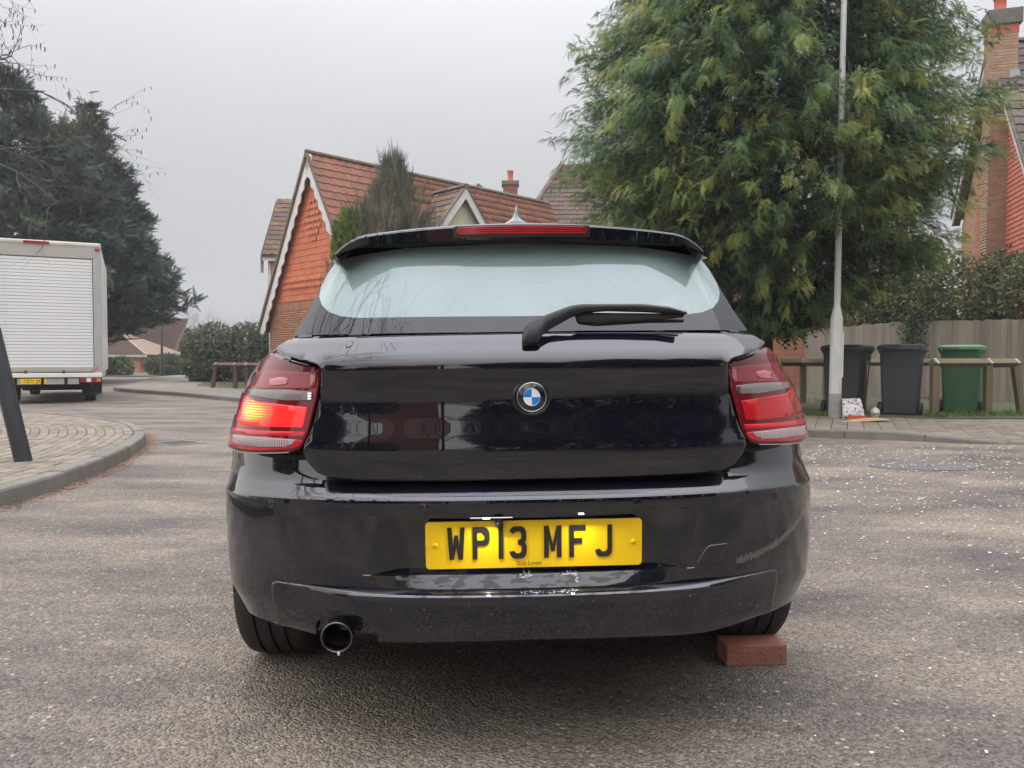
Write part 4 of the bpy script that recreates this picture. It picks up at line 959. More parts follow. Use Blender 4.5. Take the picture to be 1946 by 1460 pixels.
M_brk2 = mat('facing_brick_buff', (.40,.27,.175), (.30,.175,.115), rough=.88, scale=9, tint=True, amt=.65, bump=.3, bscale=60)

# --- the gabled house beyond the car
hs = house('gabled_house', (-6.26,24,.1), R(45), label='red tiled house with tall gable, white scalloped bargeboards and orange hung tiles', cat='house')
zr0, ze, hw, Lr = 7.3, 2.05, 3.15, 11.0; k0 = (zr0-ze)/hw
gw = hw-.28
quad('gable_wall', [(.12,gw,0),(.12,gw,ze+.2),(.12,.0,ze+.2+k0*gw),(.12,-gw,ze+.2),(.12,-gw,0)][::-1], M_bo, hs, 0)
quad('side_wall', [(.12,-gw,0),(Lr,-gw,0),(Lr,-gw,ze+.25),(.12,-gw,ze+.25)], M_box, hs)
bricks(hs, lambda x, z: Matrix.Translation((.118,gw-x,z)) @ Matrix.Rotation(R(-90), 4, 'Z'), 2*gw, 2.55, m=M_brk)
# a course of bricks on end, then the hung tiles
sold = [boxme('soldier_brick', -.03,.03,-.012,.02,-.105,.105, M_brk, tint=k/4) for k in range(5)]
pieces(hs, 'soldier_brick', sold, [Matrix.Translation((.118,gw-.0375-.075*i,2.665)) @ Matrix.Rotation(R(-90), 4, 'Z') for i in range(int(2*gw/.075))], 90, world=hs.matrix_world.copy())
ht = flat(M_hung, .165, .2); hp = flat(M_hung, .165, .2, lift=.045, point=True); Ms, Mp = [], []
for r in range(26):
    z = 2.80+.2*r; half_w = gw-(z+.12-ze-.2)/k0
    n = int(half_w*2/.165)
    for c in range(n+1):
        y = -half_w+.08+.165*c+(.04 if r % 2 else -.04)
        if abs(y) > half_w-.02: continue
        T = Matrix.Translation((.112, y, z)) @ Matrix.Rotation(R(-90), 4, 'Z')
        orn = (r in (2, 3)) or (9 <= r <= 15 and abs(y) < .16*(4-abs(r-12))*.9)
        (Mp if orn else Ms).append(T)
pieces(hs, 'hung_tile', ht, Ms, 300, world=hs.matrix_world.copy()); pieces(hs, 'pointed_tile', hp, Mp, 120, world=hs.matrix_world.copy())
for sg in (1, -1):
    board('bargeboard', hs, (-.10,0,zr0+.02), (-.10,sg*(hw+.1),ze-.15), .38, .035, M_white, .075)
    board('verge', hs, (-.16,0,zr0+.09), (-.16,sg*(hw+.12),ze-.11), .09, .12, M_dkv)
    quad('roof_slope', [(-.12,0,zr0),(Lr,0,zr0),(Lr,sg*(hw+.1),ze-.16),(-.12,sg*(hw+.1),ze-.16)], M_roofr, hs, .08 if sg < 0 else -.08)
    quad('soffit', [(-.09,0,zr0-.1),(.12,0,zr0-.1),(.12,sg*(hw+.1),ze-.26),(-.09,sg*(hw+.1),ze-.26)], M_white, hs)
rt = pan(M_roofr); sl = math.hypot(hw, zr0-ze)
slope_tiles(hs, (-.15,-hw-.12,ze-.15), (1,0,0), (0,hw,zr0-ze), Lr+.1, sl+.12, rt, keep=lambda a, b: not (3.5 < a < 5.9 and 3.3 < b < 5.0))
rid = []
for k in range(4):
    V = []; F = []
    for j in range(2):
        for i in range(7): a = math.pi*i/6; V.append((.44*j, .13*math.cos(a), .11*math.sin(a)*(1+.05*(1-j))))
    for i in range(6): F.append((i, i+1, i+8, i+7))
    F.append(tuple(range(7))); rid.append(mesh('ridge_tile', V, F, M_dkv if k % 2 else M_roofm, tint=k/3))
pieces(hs, 'ridge_tile', rid, [Matrix.Translation((-.12+.445*i,0,zr0-.01)) for i in range(int(Lr/.445)+1)], 60, world=hs.matrix_world.copy())
# dormer on the slope facing the road
dx, dy, dz_, dw = 4.62, -1.85, 6.62, 1.28; de = 5.05; kd = (dz_-de)/dw; ymain = lambda z: -(zr0-z)/k0
dr = ob('dormer', mesh('dormer', [(dx-dw+.12,dy,4.0),(dx+dw-.12,dy,4.0),(dx+dw-.12,dy,de+.1),(dx,dy,dz_-.08),(dx-dw+.12,dy,de+.1)], [(0,1,2,3,4)], M_cream), hs)
for sg in (-1, 1):
    a = Vector((dx,dy-.22,dz_+.05)); b = Vector((dx+sg*dw,dy-.22,de+.05)); d = (b-a).normalized(); dn = Vector((d.z,0,-d.x)); dn = dn if dn.z < 0 else -dn
    V = [a, b, b+dn*.24, a+Vector((0,0,-.24/abs(dn.z)))]; V = [tuple(v) for v in V]+[tuple(v+Vector((0,.04,0))) for v in V]
    ob('bargeboard', mesh('bargeboard', V, [(0,1,2,3),(4,5,6,7),(0,1,5,4),(2,3,7,6),(1,2,6,5)], M_white), dr)
    up = Vector((0,0,.07)); V = [a+up, b+up, b, a]; V = [tuple(v+Vector((0,-.04,0))) for v in V]+[tuple(v+Vector((0,.12,0))) for v in V]
    ob('verge', mesh('verge', V, [(0,1,2,3),(4,5,6,7),(0,1,5,4),(2,3,7,6),(1,2,6,5)], M_dkv), dr)
    yb = ymain(dz_); ye = ymain(de)
    ob('dormer_roof', mesh('dormer_roof', [tuple(a),(dx,yb+.05,dz_+.05),(dx+sg*dw,ye+.05,de+.05),tuple(b)], [(0,1,2,3)], M_roofm), dr)
    u = Vector((0,1,0)) if sg < 0 else Vector((0,-1,0)); s_ = Vector((-sg*dw,0,dz_-de)); o_ = Vector((dx+sg*dw,dy-.2,de+.06)) if sg < 0 else Vector((dx+sg*dw,ye+.1,de+.06))
    if sg < 0:
        Ls_ = s_.length; slope_tiles(hs, o_, (0,-1,0), s_, 0, 0, rt) if False else None
        uu = Vector((0,1,0)); n_ = uu.cross(s_)
        Ms = []
        for r in range(int(Ls_/.3)+1):
            yend = ye+(yb-ye)*min(1, (r+.5)*.3/Ls_)
            for c in range(12):
                y = dy-.2+.15+.3*c
                if y > yend+.05: break
                p = Vector((dx+sg*dw, y, de+.06))+s_.normalized()*(.3*r); u_ = Vector((0,-1,0)); n2 = u_.cross(s_.normalized())
                if n2.z < 0: u_ = -u_; n2 = -n2
                T = Matrix((u_, s_.normalized(), n2)).transposed().to_4x4(); T.translation = p; Ms.append(T)
        pieces(hs, 'roof_tile', pan(M_roofm), Ms, 80, world=hs.matrix_world.copy(), stuff_name='dormer_tiles')
pieces(hs, 'ridge_tile', rid, [Matrix.Translation((dx,dy-.25+.42*i,dz_+.05)) @ Matrix.Rotation(R(90), 4, 'Z') for i in range(5)], 5, world=hs.matrix_world.copy())

# --- its wing on the left, mossy roof
wg = house('house_wing', (-9.75,30.2,.38), R(3), label='narrow house wing with mossy brown roof left of the tall gable', cat='house')
quad('wall', [(.15,.3,0),(4.2,.3,0),(4.2,.3,4.75),(.15,.3,4.75)], mat('wing_wall', (.42,.40,.36), (.3,.28,.25), scale=2), wg, -.1)
quad('side_wall', [(.15,.3,0),(.15,4.5,0),(.15,4.5,5),(.15,2.5,7.2),(.15,.3,4.75)], M_white, wg)
quad('roof_slope', [(0,0,4.72),(4.4,0,4.72),(4.4,2.5,7.42),(0,2.5,7.42)], M_roofm, wg, .07)
slope_tiles(wg, (.0,-.05,4.74), (1,0,0), (0,2.5,2.7), 4.2, 3.62, pan(M_roofm), keep=lambda a, b: a < 2.3, limit=150)
ob('bargeboard', mesh('bargeboard', [(-.06,-.12,4.05),(-.06,-.12,4.75),(-.06,2.5,7.48),(-.06,2.5,7.1),(-.06,.35,4.5),(-.06,.3,4.05)], [(0,1,2,3,4,5)], M_white), wg)
ob('fascia', boxme('fascia', .0,4.2,-.06,-.02,4.50,4.72, M_white), wg); ob('gutter', boxme('gutter', .0,4.2,-.17,-.06,4.66,4.74, plain('gutter_black', (.02,.02,.022), .4)), wg)
bm = bmesh.new(); cyl(bm, (.22,.18,0), (.22,.18,4.6), .04, seg=10); ob('downpipe', bm_mesh('downpipe', bm, M_white, True), wg)
# --- house behind: white gable top and a chimney above the ridge
hb = house('rear_house', (0,33,.1), 0, label='house mostly hidden behind the tall gabled roof, its white gable top and chimney showing', cat='house')
quad('wall', [(-3.0,0,0),(3,0,0),(3,0,6),(-3.0,0,6)], M_box, hb)
quad('roof_slope', [(-2.6,.0,6.6),(1.6,.0,6.6),(1.6,2.6,7.3),(-2.6,2.6,7.9)], M_roofb, hb)
gx, gz = -1.42, 8.32
ob('gable_wall', mesh('gable_wall', [(gx-.9,-.0,7.2),(gx+.9,0,7.2),(gx,0,gz-.15)], [(0,1,2)], plain('gable_dark', (.1,.085,.075), .8)), hb)
for sg in (-1, 1):
    a = Vector((gx,-.15,gz)); b = Vector((gx+sg*1.15,-.15,gz-1.0)); 
    for nm, up, h, mm_, yo in (('bargeboard', 0, .27, M_white, 0), ('verge', .08, .09, M_dkv, -.04)):
        V = [a+Vector((0,yo,up)), b+Vector((0,yo,up)), b+Vector((0,yo,up-h)), a+Vector((0,yo,up-h))]; V = [tuple(v) for v in V]+[tuple(v+Vector((0,.25 if up else .04,0))) for v in V]
        ob(nm, mesh(nm, V, [(0,1,2,3),(4,5,6,7),(0,1,5,4),(2,3,7,6),(1,2,6,5)], mm_), hb)
    ob('roof_slope', mesh('roof_slope', [tuple(a),(gx,2.5,gz),(gx+sg*1.15,2.5,gz-1.0),tuple(b)], [(0,1,2,3)], M_roofb), hb)
def chimney(parent, x, y, z0, z1, w, d, mb, pot=True):
    ch = ob('chimney', boxme('chimney', x-w/2,x+w/2,y-d/2,y+d/2,z0,z1, mb), parent)
    ob('chimney_cap', boxme('chimney_cap', x-w/2-.06,x+w/2+.06,y-d/2-.06,y+d/2+.06,z1,z1+.18, M_dkv, bev=.01), ch)
    if pot: ob('chimney_pot', lathe('chimney_pot', [(.12,0),(.13,.05),(.115,.08),(.125,.40),(.14,.42),(.14,.48),(.11,.48),(.10,.1)], plain('pot_clay', (.45,.13,.06), .8), 20), ch, loc=(x,y,z1+.18))
M_bo2 = brickmat('dark_red_brick', (.26,.085,.055), (.20,.065,.045), (.16,.12,.10), 'xz'); chimney(hb, -.07,.3,7.0,8.38,.62,.5, M_bo2)
# --- brown roof behind the big tree
h3 = house('hipped_roof_house', (2.1,34,.1), 0, label='brown hipped roof rising behind the left side of the big conifer', cat='house')
quad('wall', [(-1.5,-3.2,0),(9,-3.2,0),(9,-3.2,5.4),(-1.5,-3.2,5.4)], M_box, h3)
e0, e1, r0, r1 = (-2.3,-3.6,5.3), (10,-3.6,5.3), (0.05,.2,9.45), (8,.2,9.45)
quad('roof_slope', [e0, e1, r1, r0], M_roofb, h3, .06); quad('roof_slope', [(-2.3,6,5.3), e0, r0, (.05,2,9.45)], M_roofb, h3, .06)
sv = Vector((0,3.8,4.15)); slope_tiles(h3, (-2.3,-3.62,5.32), (1,0,0), sv, 8, sv.length, pan(M_roofb), keep=lambda a, b: a > b*.42+.05, limit=300)
pieces(h3, 'hip_tile', rid, [Matrix.Translation(Vector(e0).lerp(Vector(r0), i/14)+Vector((0,0,.02))) @ (Vector(r0)-Vector(e0)).to_track_quat('X', 'Z').to_matrix().to_4x4() for i in range(14)], 20, world=h3.matrix_world.copy())

# --- the house on the right with the chimney breast
hr = house('chimney_house', (12.5,20,.1), math.atan2(-.957,-.287)+R(180), label='house at the right edge with tall buff brick chimney and scarlet hung tiles', cat='house')
# local +y runs away from the camera along the gable... wall lies in the local plane y = 0 after this turn
hr.rotation_euler = (0, 0, math.atan2(2.96,.85)); bpy.context.view_layer.update()
# local x: from near (-) to far (+); local y: +y is to the left of +x (towards the camera side, -X); interior on local -y
za, zv, s0 = 8.95, 4.85, 3.15; kk = (za-zv)/s0
quad('gable_wall', [(-s0+.15,0,0),(s0-.15,0,0),(s0-.15,0,zv),(0,0,za-.2),(-s0+.15,0,zv)], brickmat('buff_brick_wall', (.44,.25,.135), (.34,.17,.095), (.25,.2,.15), 'xz'), hr)
quad('side_wall', [(-s0+.15,-.01,0),(-s0+.15,-9,0),(-s0+.15,-9,zv),(-s0+.15,-.01,zv)], brickmat('buff_side_wall', (.44,.25,.135), (.34,.17,.095), (.25,.2,.15), 'yz'), hr)
hrt = flat(M_hungr, .165, .115, lift=.022); Ms = []
for r in range(46):
    z = 3.4+.115*r; hwid = s0-.2-max(0, (z+.1-zv))/kk
    for c in range(int(hwid/.165)+1):
        x = -.35-.165*c-(.08 if r % 2 else 0)
        if -x > hwid-.05: continue
        Ms.append(Matrix.Translation((x, .012, z)) @ Matrix.Rotation(R(180), 4, 'Z'))
pieces(hr, 'hung_tile', hrt, Ms, 300, world=hr.matrix_world.copy())
for sg in (-1, 1):
    a, b = Vector((0,.0,za)), Vector((sg*(s0+(.1 if sg > 0 else .35)),.0,zv-(.1 if sg > 0 else .35)*kk+(.35 if sg > 0 else 0))); d = (b-a).normalized(); dn = Vector((d.z,0,-d.x)); dn = dn if dn.z < 0 else -dn
    for nm, up, hgt, mm_, y0, y1 in (('bargeboard', 0, .2, M_white, .20, .24), ('verge', .09, .09, M_dkv, .05, .27), ('soffit', -.15, .02, M_soff, .0, .22)):
        V = [a+Vector((0,y0,up)), b+Vector((0,y0,up)), b+dn*hgt+Vector((0,y0,up)), a+Vector((0,y0,up-hgt))]; V = [tuple(v) for v in V]+[tuple(v+Vector((0,y1-y0,0))) for v in V]
        ob(nm, mesh(nm, V, [(0,1,2,3),(4,5,6,7),(0,1,5,4),(2,3,7,6),(1,2,6,5)], mm_), hr)
    quad('roof_slope', [tuple(a+Vector((0,.22,.02))), tuple(b+Vector((0,.22,.02))), tuple(b+Vector((0,-9,.02))), tuple(a+Vector((0,-9,.02)))], M_roofg, hr)
b = Vector((-(s0+.35),.0,zv-.35*kk)); s_ = Vector((s0+.35,0,za-b.z)); slope_tiles(hr, (b.x-.02,.22,b.z+.06), (0,-1,0), s_, 9.2, s_.length, pan(M_roofg), limit=300)
pieces(hr, 'ridge_tile', rid, [Matrix.Translation((0,.25-.445*i,za+.06)) @ Matrix.Rotation(R(-90), 4, 'Z') for i in range(14)], 20, world=hr.matrix_world.copy())
# chimney breast: near face and left face in separate bricks
cx0, cx1, cy1, ctop = -.92, -.42, .44, 9.15
ch = ob('chimney', boxme('chimney', cx0+.005,cx1-.005,-.17,cy1-.005,0,ctop, plain('mortar', (.24,.20,.155), .95)), hr); ch.rotation_euler = (0,0,0)
ob('chimney_foot', mesh('chimney_foot', [(cx1-.01,0,0),(cx1-.01,cy1-.02,0),(cx1-.01,cy1-.02,7.6),(cx1-.01,0,7.6),(cx1+.85,0,0),(cx1+.85,cy1-.02,0),(cx1+.5,cy1-.02,4.6),(cx1+.5,0,4.6)], [(0,4,7,3),(1,2,6,5),(4,5,6,7),(3,7,6,2),(0,1,5,4)], M_bo), hr)
protos = [boxme('brick', -.1085,.1085,-.006,.02,-.0325,.0325, M_brk2, tint=k/5) for k in range(6)]; Ms = []
for r in range(int(ctop/.075)):
    z = r*.075+.0375
    if z < 2.4: continue
    for lo, hi, mk in ((-.17 if z > 7.6 else 0, cy1, lambda q, z: Matrix.Translation((cx0, q, z)) @ Matrix.Rotation(R(-90), 4, 'Z')), (cx0, cx1, lambda q, z: Matrix.Translation((q, cy1, z)) @ Matrix.Rotation(R(180), 4, 'Z'))):
        x = lo-(.1125 if r % 2 else 0)
        while x < hi-.01:
            a_, b_ = max(x, lo), min(x+.225, hi)
            if b_-a_ > .04: Ms.append(mk((a_+b_)/2, z) @ Matrix.Diagonal(((b_-a_)/.225,1,1,1)))
            x += .225
pieces(hr, 'brick', protos, Ms, 300, world=hr.matrix_world.copy(), stuff_name='chimney_bricks')
red = plain('red_band', (.42,.10,.06), .8); ob('red_course', boxme('red_course', cx0-.012,cx1+.012,-.18,cy1+.012,8.92,9.12, red), hr)
ob('chimney_cap', boxme('chimney_cap', cx0-.07,cx1+.07,-.25,cy1+.07,9.15,9.52, M_dkv, bev=.02), hr)
ob('chimney_pot', lathe('chimney_pot', [(.14,0),(.15,.05),(.13,.08),(.135,.32),(.155,.34),(.155,.40),(.12,.40),(.11,.1)], plain('pot_red', (.45,.10,.06), .8), 20), hr, loc=((cx0+cx1)/2,.17,9.52))
ob('lead_flashing', boxme('lead_flashing', cx0-.03,cx1+.03,-.20,.02,7.78,8.02, plain('lead', (.30,.32,.33), .5, .3)), hr)

# --- brick garage wall behind the fence
gr = house('brick_garage', (8.6,25.5,.1), R(-4), label='orange brick garage with white fascia partly hidden by the conifer and lamp post', cat='garage')
quad('wall', [(-3.4,0,0),(3.9,0,0),(3.9,0,3.05),(-3.4,0,3.05)], M_box, gr, -.2)
quad('side_wall', [(3.9,0,0),(3.9,6,0),(3.9,6,3.05),(3.9,0,3.05)], M_bo, gr)
ob('fascia', boxme('fascia', -3.6,1.3,-.12,-.06,2.62,2.86, M_white), gr); ob('flat_roof', boxme('flat_roof', -3.6,4.1,-.14,6,3.05,3.15, M_dkv), gr)
cp = ob('porch_roof', mesh('porch_roof', [(1.55,-.75,2.18),(2.45,-.75,2.30),(2.60,-.02,2.86),(1.95,-.02,2.80),(1.55,-.75,2.10),(2.45,-.75,2.22),(2.60,-.02,2.40),(1.95,-.02,2.36)], [(0,1,2,3),(4,5,1,0),(5,6,2,1),(4,0,3,7),(4,7,6,5)], plain('porch_slate', (.22,.23,.25), .5)), gr)
bk = boxme('brick', -.1085,.1085,-.008,.02,-.0325,.0325, M_brk, tint=.5)
protos = [boxme('brick', -.1085,.1085,-.006,.02,-.0325,.0325, M_brk, tint=k/5) for k in range(6)]; Ms = []
for r in range(34):
    x = -2.6-(.1125 if r % 2 else 0)
    while x < 1.3: Ms.append(Matrix.Translation((x+.1125,-.002,r*.075+.0375))); x += .225
pieces(gr, 'brick', protos, Ms, 300, world=gr.matrix_world.copy(), order=[0 if m.translation.x < 1.3 else 5 for m in Ms], stuff_name='wall_bricks')

# --- far bungalow on the left
bg_ = house('bungalow', (-32.3,60,-.75), R(4), label='far brown-roofed bungalow with orange brick walls behind the clipped hedge', cat='bungalow')
M_bf = mat('far_roof', (.24,.155,.115), (.19,.125,.095), rough=.9, scale=.6)
quad('wall', [(-7,0,0),(3.2,0,0),(3.2,0,2.2),(-7,0,2.2)], brickmat('far_brick', (.42,.24,.12), (.38,.20,.10), (.3,.24,.17), 'xz'), bg_, -.2)
quad('wall', [(3.2,0,0),(3.2,7,0),(3.2,7,2.2),(3.2,0,2.2)], M_bo, bg_)
quad('hip_roof', [(-7.5,-.5,2.2),(3.8,-.5,2.2),(-.6,4.4,4.35),(-7,4.4,4.35)], M_bf, bg_, .05); quad('hip_roof', [(3.8,-.5,2.2),(3.8,9,2.2),(-.6,4.4,4.35)], M_bf, bg_, .05)
ob('hip_ridge', mesh('hip_ridge', [(3.8,-.5,2.27),(3.95,-.45,2.2),(-.5,4.45,4.4),(-.6,4.4,4.47),(3.65,-.55,2.27),(-.7,4.35,4.4)], [(0,1,2,3),(4,0,3,5)], plain('hip_pale', (.30,.22,.17), .9)), bg_)
quad('main_roof', [(-6,8,2.6),(2.9,8,2.0),(2.5,13,5.75),(-5.4,13,5.75)], M_bf, bg_, .05)
ob('fascia', boxme('fascia', -7.5,3.9,-.58,-.52,2.0,2.22, M_white), bg_)
rows = bmesh.new()
for i in range(24):
    t = i/24; a, b = Vector((-6,8,2.6)).lerp(Vector((-5.4,13,5.75)), t), Vector((2.9,8,2.0)).lerp(Vector((2.5,13,5.75)), t); box(rows, a.x, b.x, a.y-.22, a.y-.02, a.z+.0, a.z+.06)
ob('tile_courses', bm_mesh('tile_courses', rows, mat('far_course', (.15,.095,.07), (.12,.08,.06), scale=2)), bg_, kind='stuff')
rows = bmesh.new()
for i in range(16):
    t = i/16; a, b = Vector((-7.5,-.5,2.2)).lerp(Vector((-7,4.4,4.35)), t), Vector((3.8,-.5,2.2)).lerp(Vector((-.6,4.4,4.35)), t); box(rows, a.x, b.x, a.y-.16, a.y-.02, a.z+.02, a.z+.07)
ob('tile_courses', bm_mesh('tile_courses', rows, bpy.data.materials['far_course']), bg_, kind='stuff')
for i, (x, y, w, h, lb) in enumerate(((-30,95,9,6.4,'distant low roof left of the tall gable, above the dark bush'),(-44,100,7,5.8,'distant low roof beyond the bungalow, next to bare trees'))):
    fh = house('distant_house', (x,y,0), R(8*i), label=lb, cat='house', group='distant houses in the mist')
    quad('wall', [(-w,0,0),(w,0,0),(w,0,h*.55),(-w,0,h*.55)], M_box, fh); quad('roof', [(-w-.4,-.4,h*.5),(w+.4,-.4,h*.5),(w-.6,4,h-1),(-w+.6,4,h-1)], M_bf, fh, .1)

# ================================================================== street things
# --- white box van on the left
vt = house('box_van', (-10.55,17.45,0), R(26.5), label='white box van with ribbed roller shutter parked on the left', cat='van')
M_vw = mat('van_white', (.76,.76,.74), (.68,.68,.66), rough=.45, scale=1.5, coat=.2, dirt=(.34,.33,.30,.62), dirtscale=3)
M_vb = mat('van_beige', (.42,.395,.35), (.36,.34,.30), rough=.5, scale=2)
M_al = mat('van_aluminium', (.48,.48,.47), (.38,.38,.37), rough=.4, scale=4, metal=.3)
Wv, z0v, z1v = 1.10, .62, 3.70
ob('box_body', boxme('box_body', -Wv,Wv,.06,5.6,z0v+.1,z1v-.05, M_vw, bev=.02), vt)
ob('header_panel', boxme('header_panel', -Wv,Wv,0,.10,3.33,z1v-.04, M_vb, bev=.015), vt)
ob('roof_cap', boxme('roof_cap', -Wv-.01,Wv+.01,-.015,.3,z1v-.10,z1v, mat('cap_cream', (.62,.59,.52), scale=2), bev=.03), vt)
ob('high_brake_light', boxme('high_brake_light', -.42,.08,-.035,-.01,z1v-.085,z1v-.02, M_redlens, bev=.01), vt)
ob('marker_lamp', boxme('marker_lamp', Wv-.12,Wv-.02,-.02,.0,3.52,3.58, M_redlens, bev=.006), vt)
for s in (-1, 1): ob('corner_post', boxme('corner_post', *(sorted((s*(Wv-.16), s*(Wv+.005)))), -.01,.14,z0v+.05,3.33, M_al, bev=.01), vt)
ob('shutter_channel', boxme('shutter_channel', -Wv+.14,Wv-.14,.04,.058,.80,3.34, plain('channel_black', (.02,.02,.02), .6)), vt)
ns = 34; sh = (3.32-.83)/ns
slat = boxme('shutter_slat', -Wv+.165,Wv-.175,.018,.038,.002,sh-.006, M_vw, bev=.004)
for i in range(ns): ob('shutter_slat', slat, vt, loc=(0,random.uniform(-.002,.002),.83+sh*i))
ob('bottom_rail', boxme('bottom_rail', -Wv+.165,Wv-.175,.005,.035,.745,.83, M_al, bev=.004), vt)
ob('yellow_seal', boxme('yellow_seal', -Wv+.1,Wv-.16,-.004,.02,.725,.743, plain('seal_yellow', (.45,.33,.04), .6)), vt)
for x in (-.9,-.42,.32): ob('hinge', boxme('hinge', x-.025,x+.025,-.02,.01,.69,.76, plain('hinge_grey', (.06,.06,.06), .6)), vt)
ob('floor_bar', boxme('floor_bar', -Wv,Wv,-.02,.12,.60,.70, M_vw, bev=.01), vt)
ob('light_board', boxme('light_board', -.95,.62,.02,.05,.44,.58, M_al, bev=.005), vt)
ob('under_frame', boxme('under_frame', -.85,.85,.12,5.3,.36,.60, M_dark), vt)
for x in (-.62,-.10,.36): ob('bracket', boxme('bracket', x-.03,x+.03,.0,.03,.42,.60, M_dark), vt)
vp = ob('number_plate', boxme('number_plate', -.53,-.02,.004,.018,.455,.575, M_yel, bev=.004), vt)
me = text_mesh('plate_lettering', 'CE71 JRZ', .105, M_ink, Matrix.Translation((-.275,.002,.512)), .001, .93); ob('plate_lettering', me, vp)
ob('blue_sticker', boxme('blue_sticker', -.86,-.68,.012,.02,.47,.55, plain('sticker_blue', (.12,.36,.55), .5)), vt)
fl = ob('flag_sticker', boxme('flag_sticker', .915,1.035,-.0125,-.009,.76,.85, plain('flag_blue', (.03,.05,.25), .5)), vt)
fwm, frm = plain('flag_white', (.75,.75,.75), .5), plain('flag_red', (.6,.03,.04), .5)
for nm, w, m, yy in (('white_stripe', .028, fwm, -.0135), ('red_stripe', .014, frm, -.0145)):
    for a in (36, -36): ob(nm, boxme(nm, -.07,.07,yy,yy+.0005+(.0002 if a > 0 else 0),-w*.3,w*.3, m, M=Matrix.Translation((.975,0 if a > 0 else -.0002,.805)) @ Matrix.Rotation(R(a), 4, 'Y')), fl)
    ob(nm, boxme(nm, .915,1.035,yy-.0004,yy-.0001,.805-w/2,.805+w/2, m), fl); ob(nm, boxme(nm, .975-w/2,.975+w/2,yy-.0007,yy-.00045,.76,.85, m), fl)
for s in (-1, 1):
    tlv = ob('tail_light', boxme('tail_light', *sorted((s*.64, s*1.08)), -.03,.05,.475,.595, plain('lamp_case', (.10,.012,.015), .3, coat=1), bev=.008), vt)
    for a, b, mm_ in ((.66,.76,M_redlens), (.775,.87,M_lclr2), (.885,.97,M_redlens), (.98,1.065,plain('amber_lens', (.65,.16,.02), .3, coat=1))): ob('lamp_lens', boxme('lamp_lens', *sorted((s*a, s*b)), -.036,-.028,.49,.58, mm_), tlv)
tv = lathe('van_tyre', [(.17,.10),(.20,.12),(.30,.12),(.335,.10),(.34,.06),(.34,-.06),(.335,-.10),(.30,-.12),(.2,-.12),(.17,-.10),(0,-.08)], M_rub, 40, 'X')
for s in (-1, 1):
    for y in (1.25, 5.9): ob('wheel', tv, vt, loc=(s*.80, y, .34))
    ob('mud_flap', boxme('mud_flap', *sorted((s*.64, s*.98)), .82,.84,.16,.52, M_rub), vt)
bm = bmesh.new(); cyl(bm, (-.62,1.25,.34), (.62,1.25,.34), .07, seg=12); ob('axle', bm_mesh('axle', bm, M_dark, True), vt)
bm = bmesh.new(); box(bm, -1,1,5.6,7.3,.45,1.5,.12); box(bm, -.95,.95,5.6,6.7,1.45,2.4,.15); ob('cab', bm_mesh('cab', bm, M_vw), vt)

# --- white lamp post and the dark ones
lp = house('lamp_post', (4.93,11.72,PH), 0, label='tall white painted lamp post beside the bins in front of the conifer', cat='lamp post'); lp.rotation_euler = (0, R(.55), 0)
M_post = mat('post_white', (.58,.58,.56), (.46,.46,.44), rough=.55, scale=5, dirt=(.22,.23,.19,.62), dirtscale=6, stretch=(3,3,.5))
ob('base_section', lathe('base_section', [(.089,.38),(.089,1.50),(.086,1.53),(.050,1.70),(.047,1.72)], M_post, 28), lp)
ob('grey_base', lathe('grey_base', [(.092,0),(.092,.375),(.0895,.38)], mat('base_grey', (.20,.20,.19), (.27,.26,.24), rough=.7, scale=6), 28), lp)
ob('shaft', lathe('shaft', [(.047,1.70),(.046,3.2),(.052,3.21),(.052,3.26),(.045,3.27),(.042,8.2),(0,8.2)], M_post, 24), lp)
bm = bmesh.new(); box(bm, .028,.070,-.090,-.055,.62,1.32,.012, Matrix.Rotation(R(18), 4, 'Z')); ob('access_door', bm_mesh('access_door', bm, M_post), lp)
ob('lantern', boxme('lantern', -.14,.14,-.75,.05,8.2,8.34, M_post, bev=.04), lp)
M_blk = mat('black_enamel', (.012,.013,.015), (.03,.03,.032), rough=.45, scale=8)
bo = house('bollard', (-4.18,6.55,.128), 0, label='leaning black steel post with chipped paint on the left paved corner', cat='post')
bo.rotation_euler = (0, R(-12.5), 0)
ob('post_tube', lathe('post_tube', [(.068,-.05),(.068,1.15),(.060,1.19),(.03,1.21),(0,1.215)], mat('chipped_black', (.018,.02,.024), (.03,.032,.036), rough=.5, scale=10, dirt=(.42,.44,.46,.72), dirtscale=16), 28), bo)
dl = house('street_lamp', (-21.4,47,.02), 0, label='slim black street lamp in front of the far bungalow', cat='street lamp')
ob('lamp_base', lathe('lamp_base', [(.13,0),(.13,1.15),(.07,1.28)], M_blk, 14), dl); ob('shaft', lathe('shaft', [(.07,1.25),(.05,5.3),(0,5.3)], M_blk, 12), dl); ob('lantern', boxme('lantern', -.15,.15,-.5,.1,5.3,5.42, M_blk, bev=.03), dl)

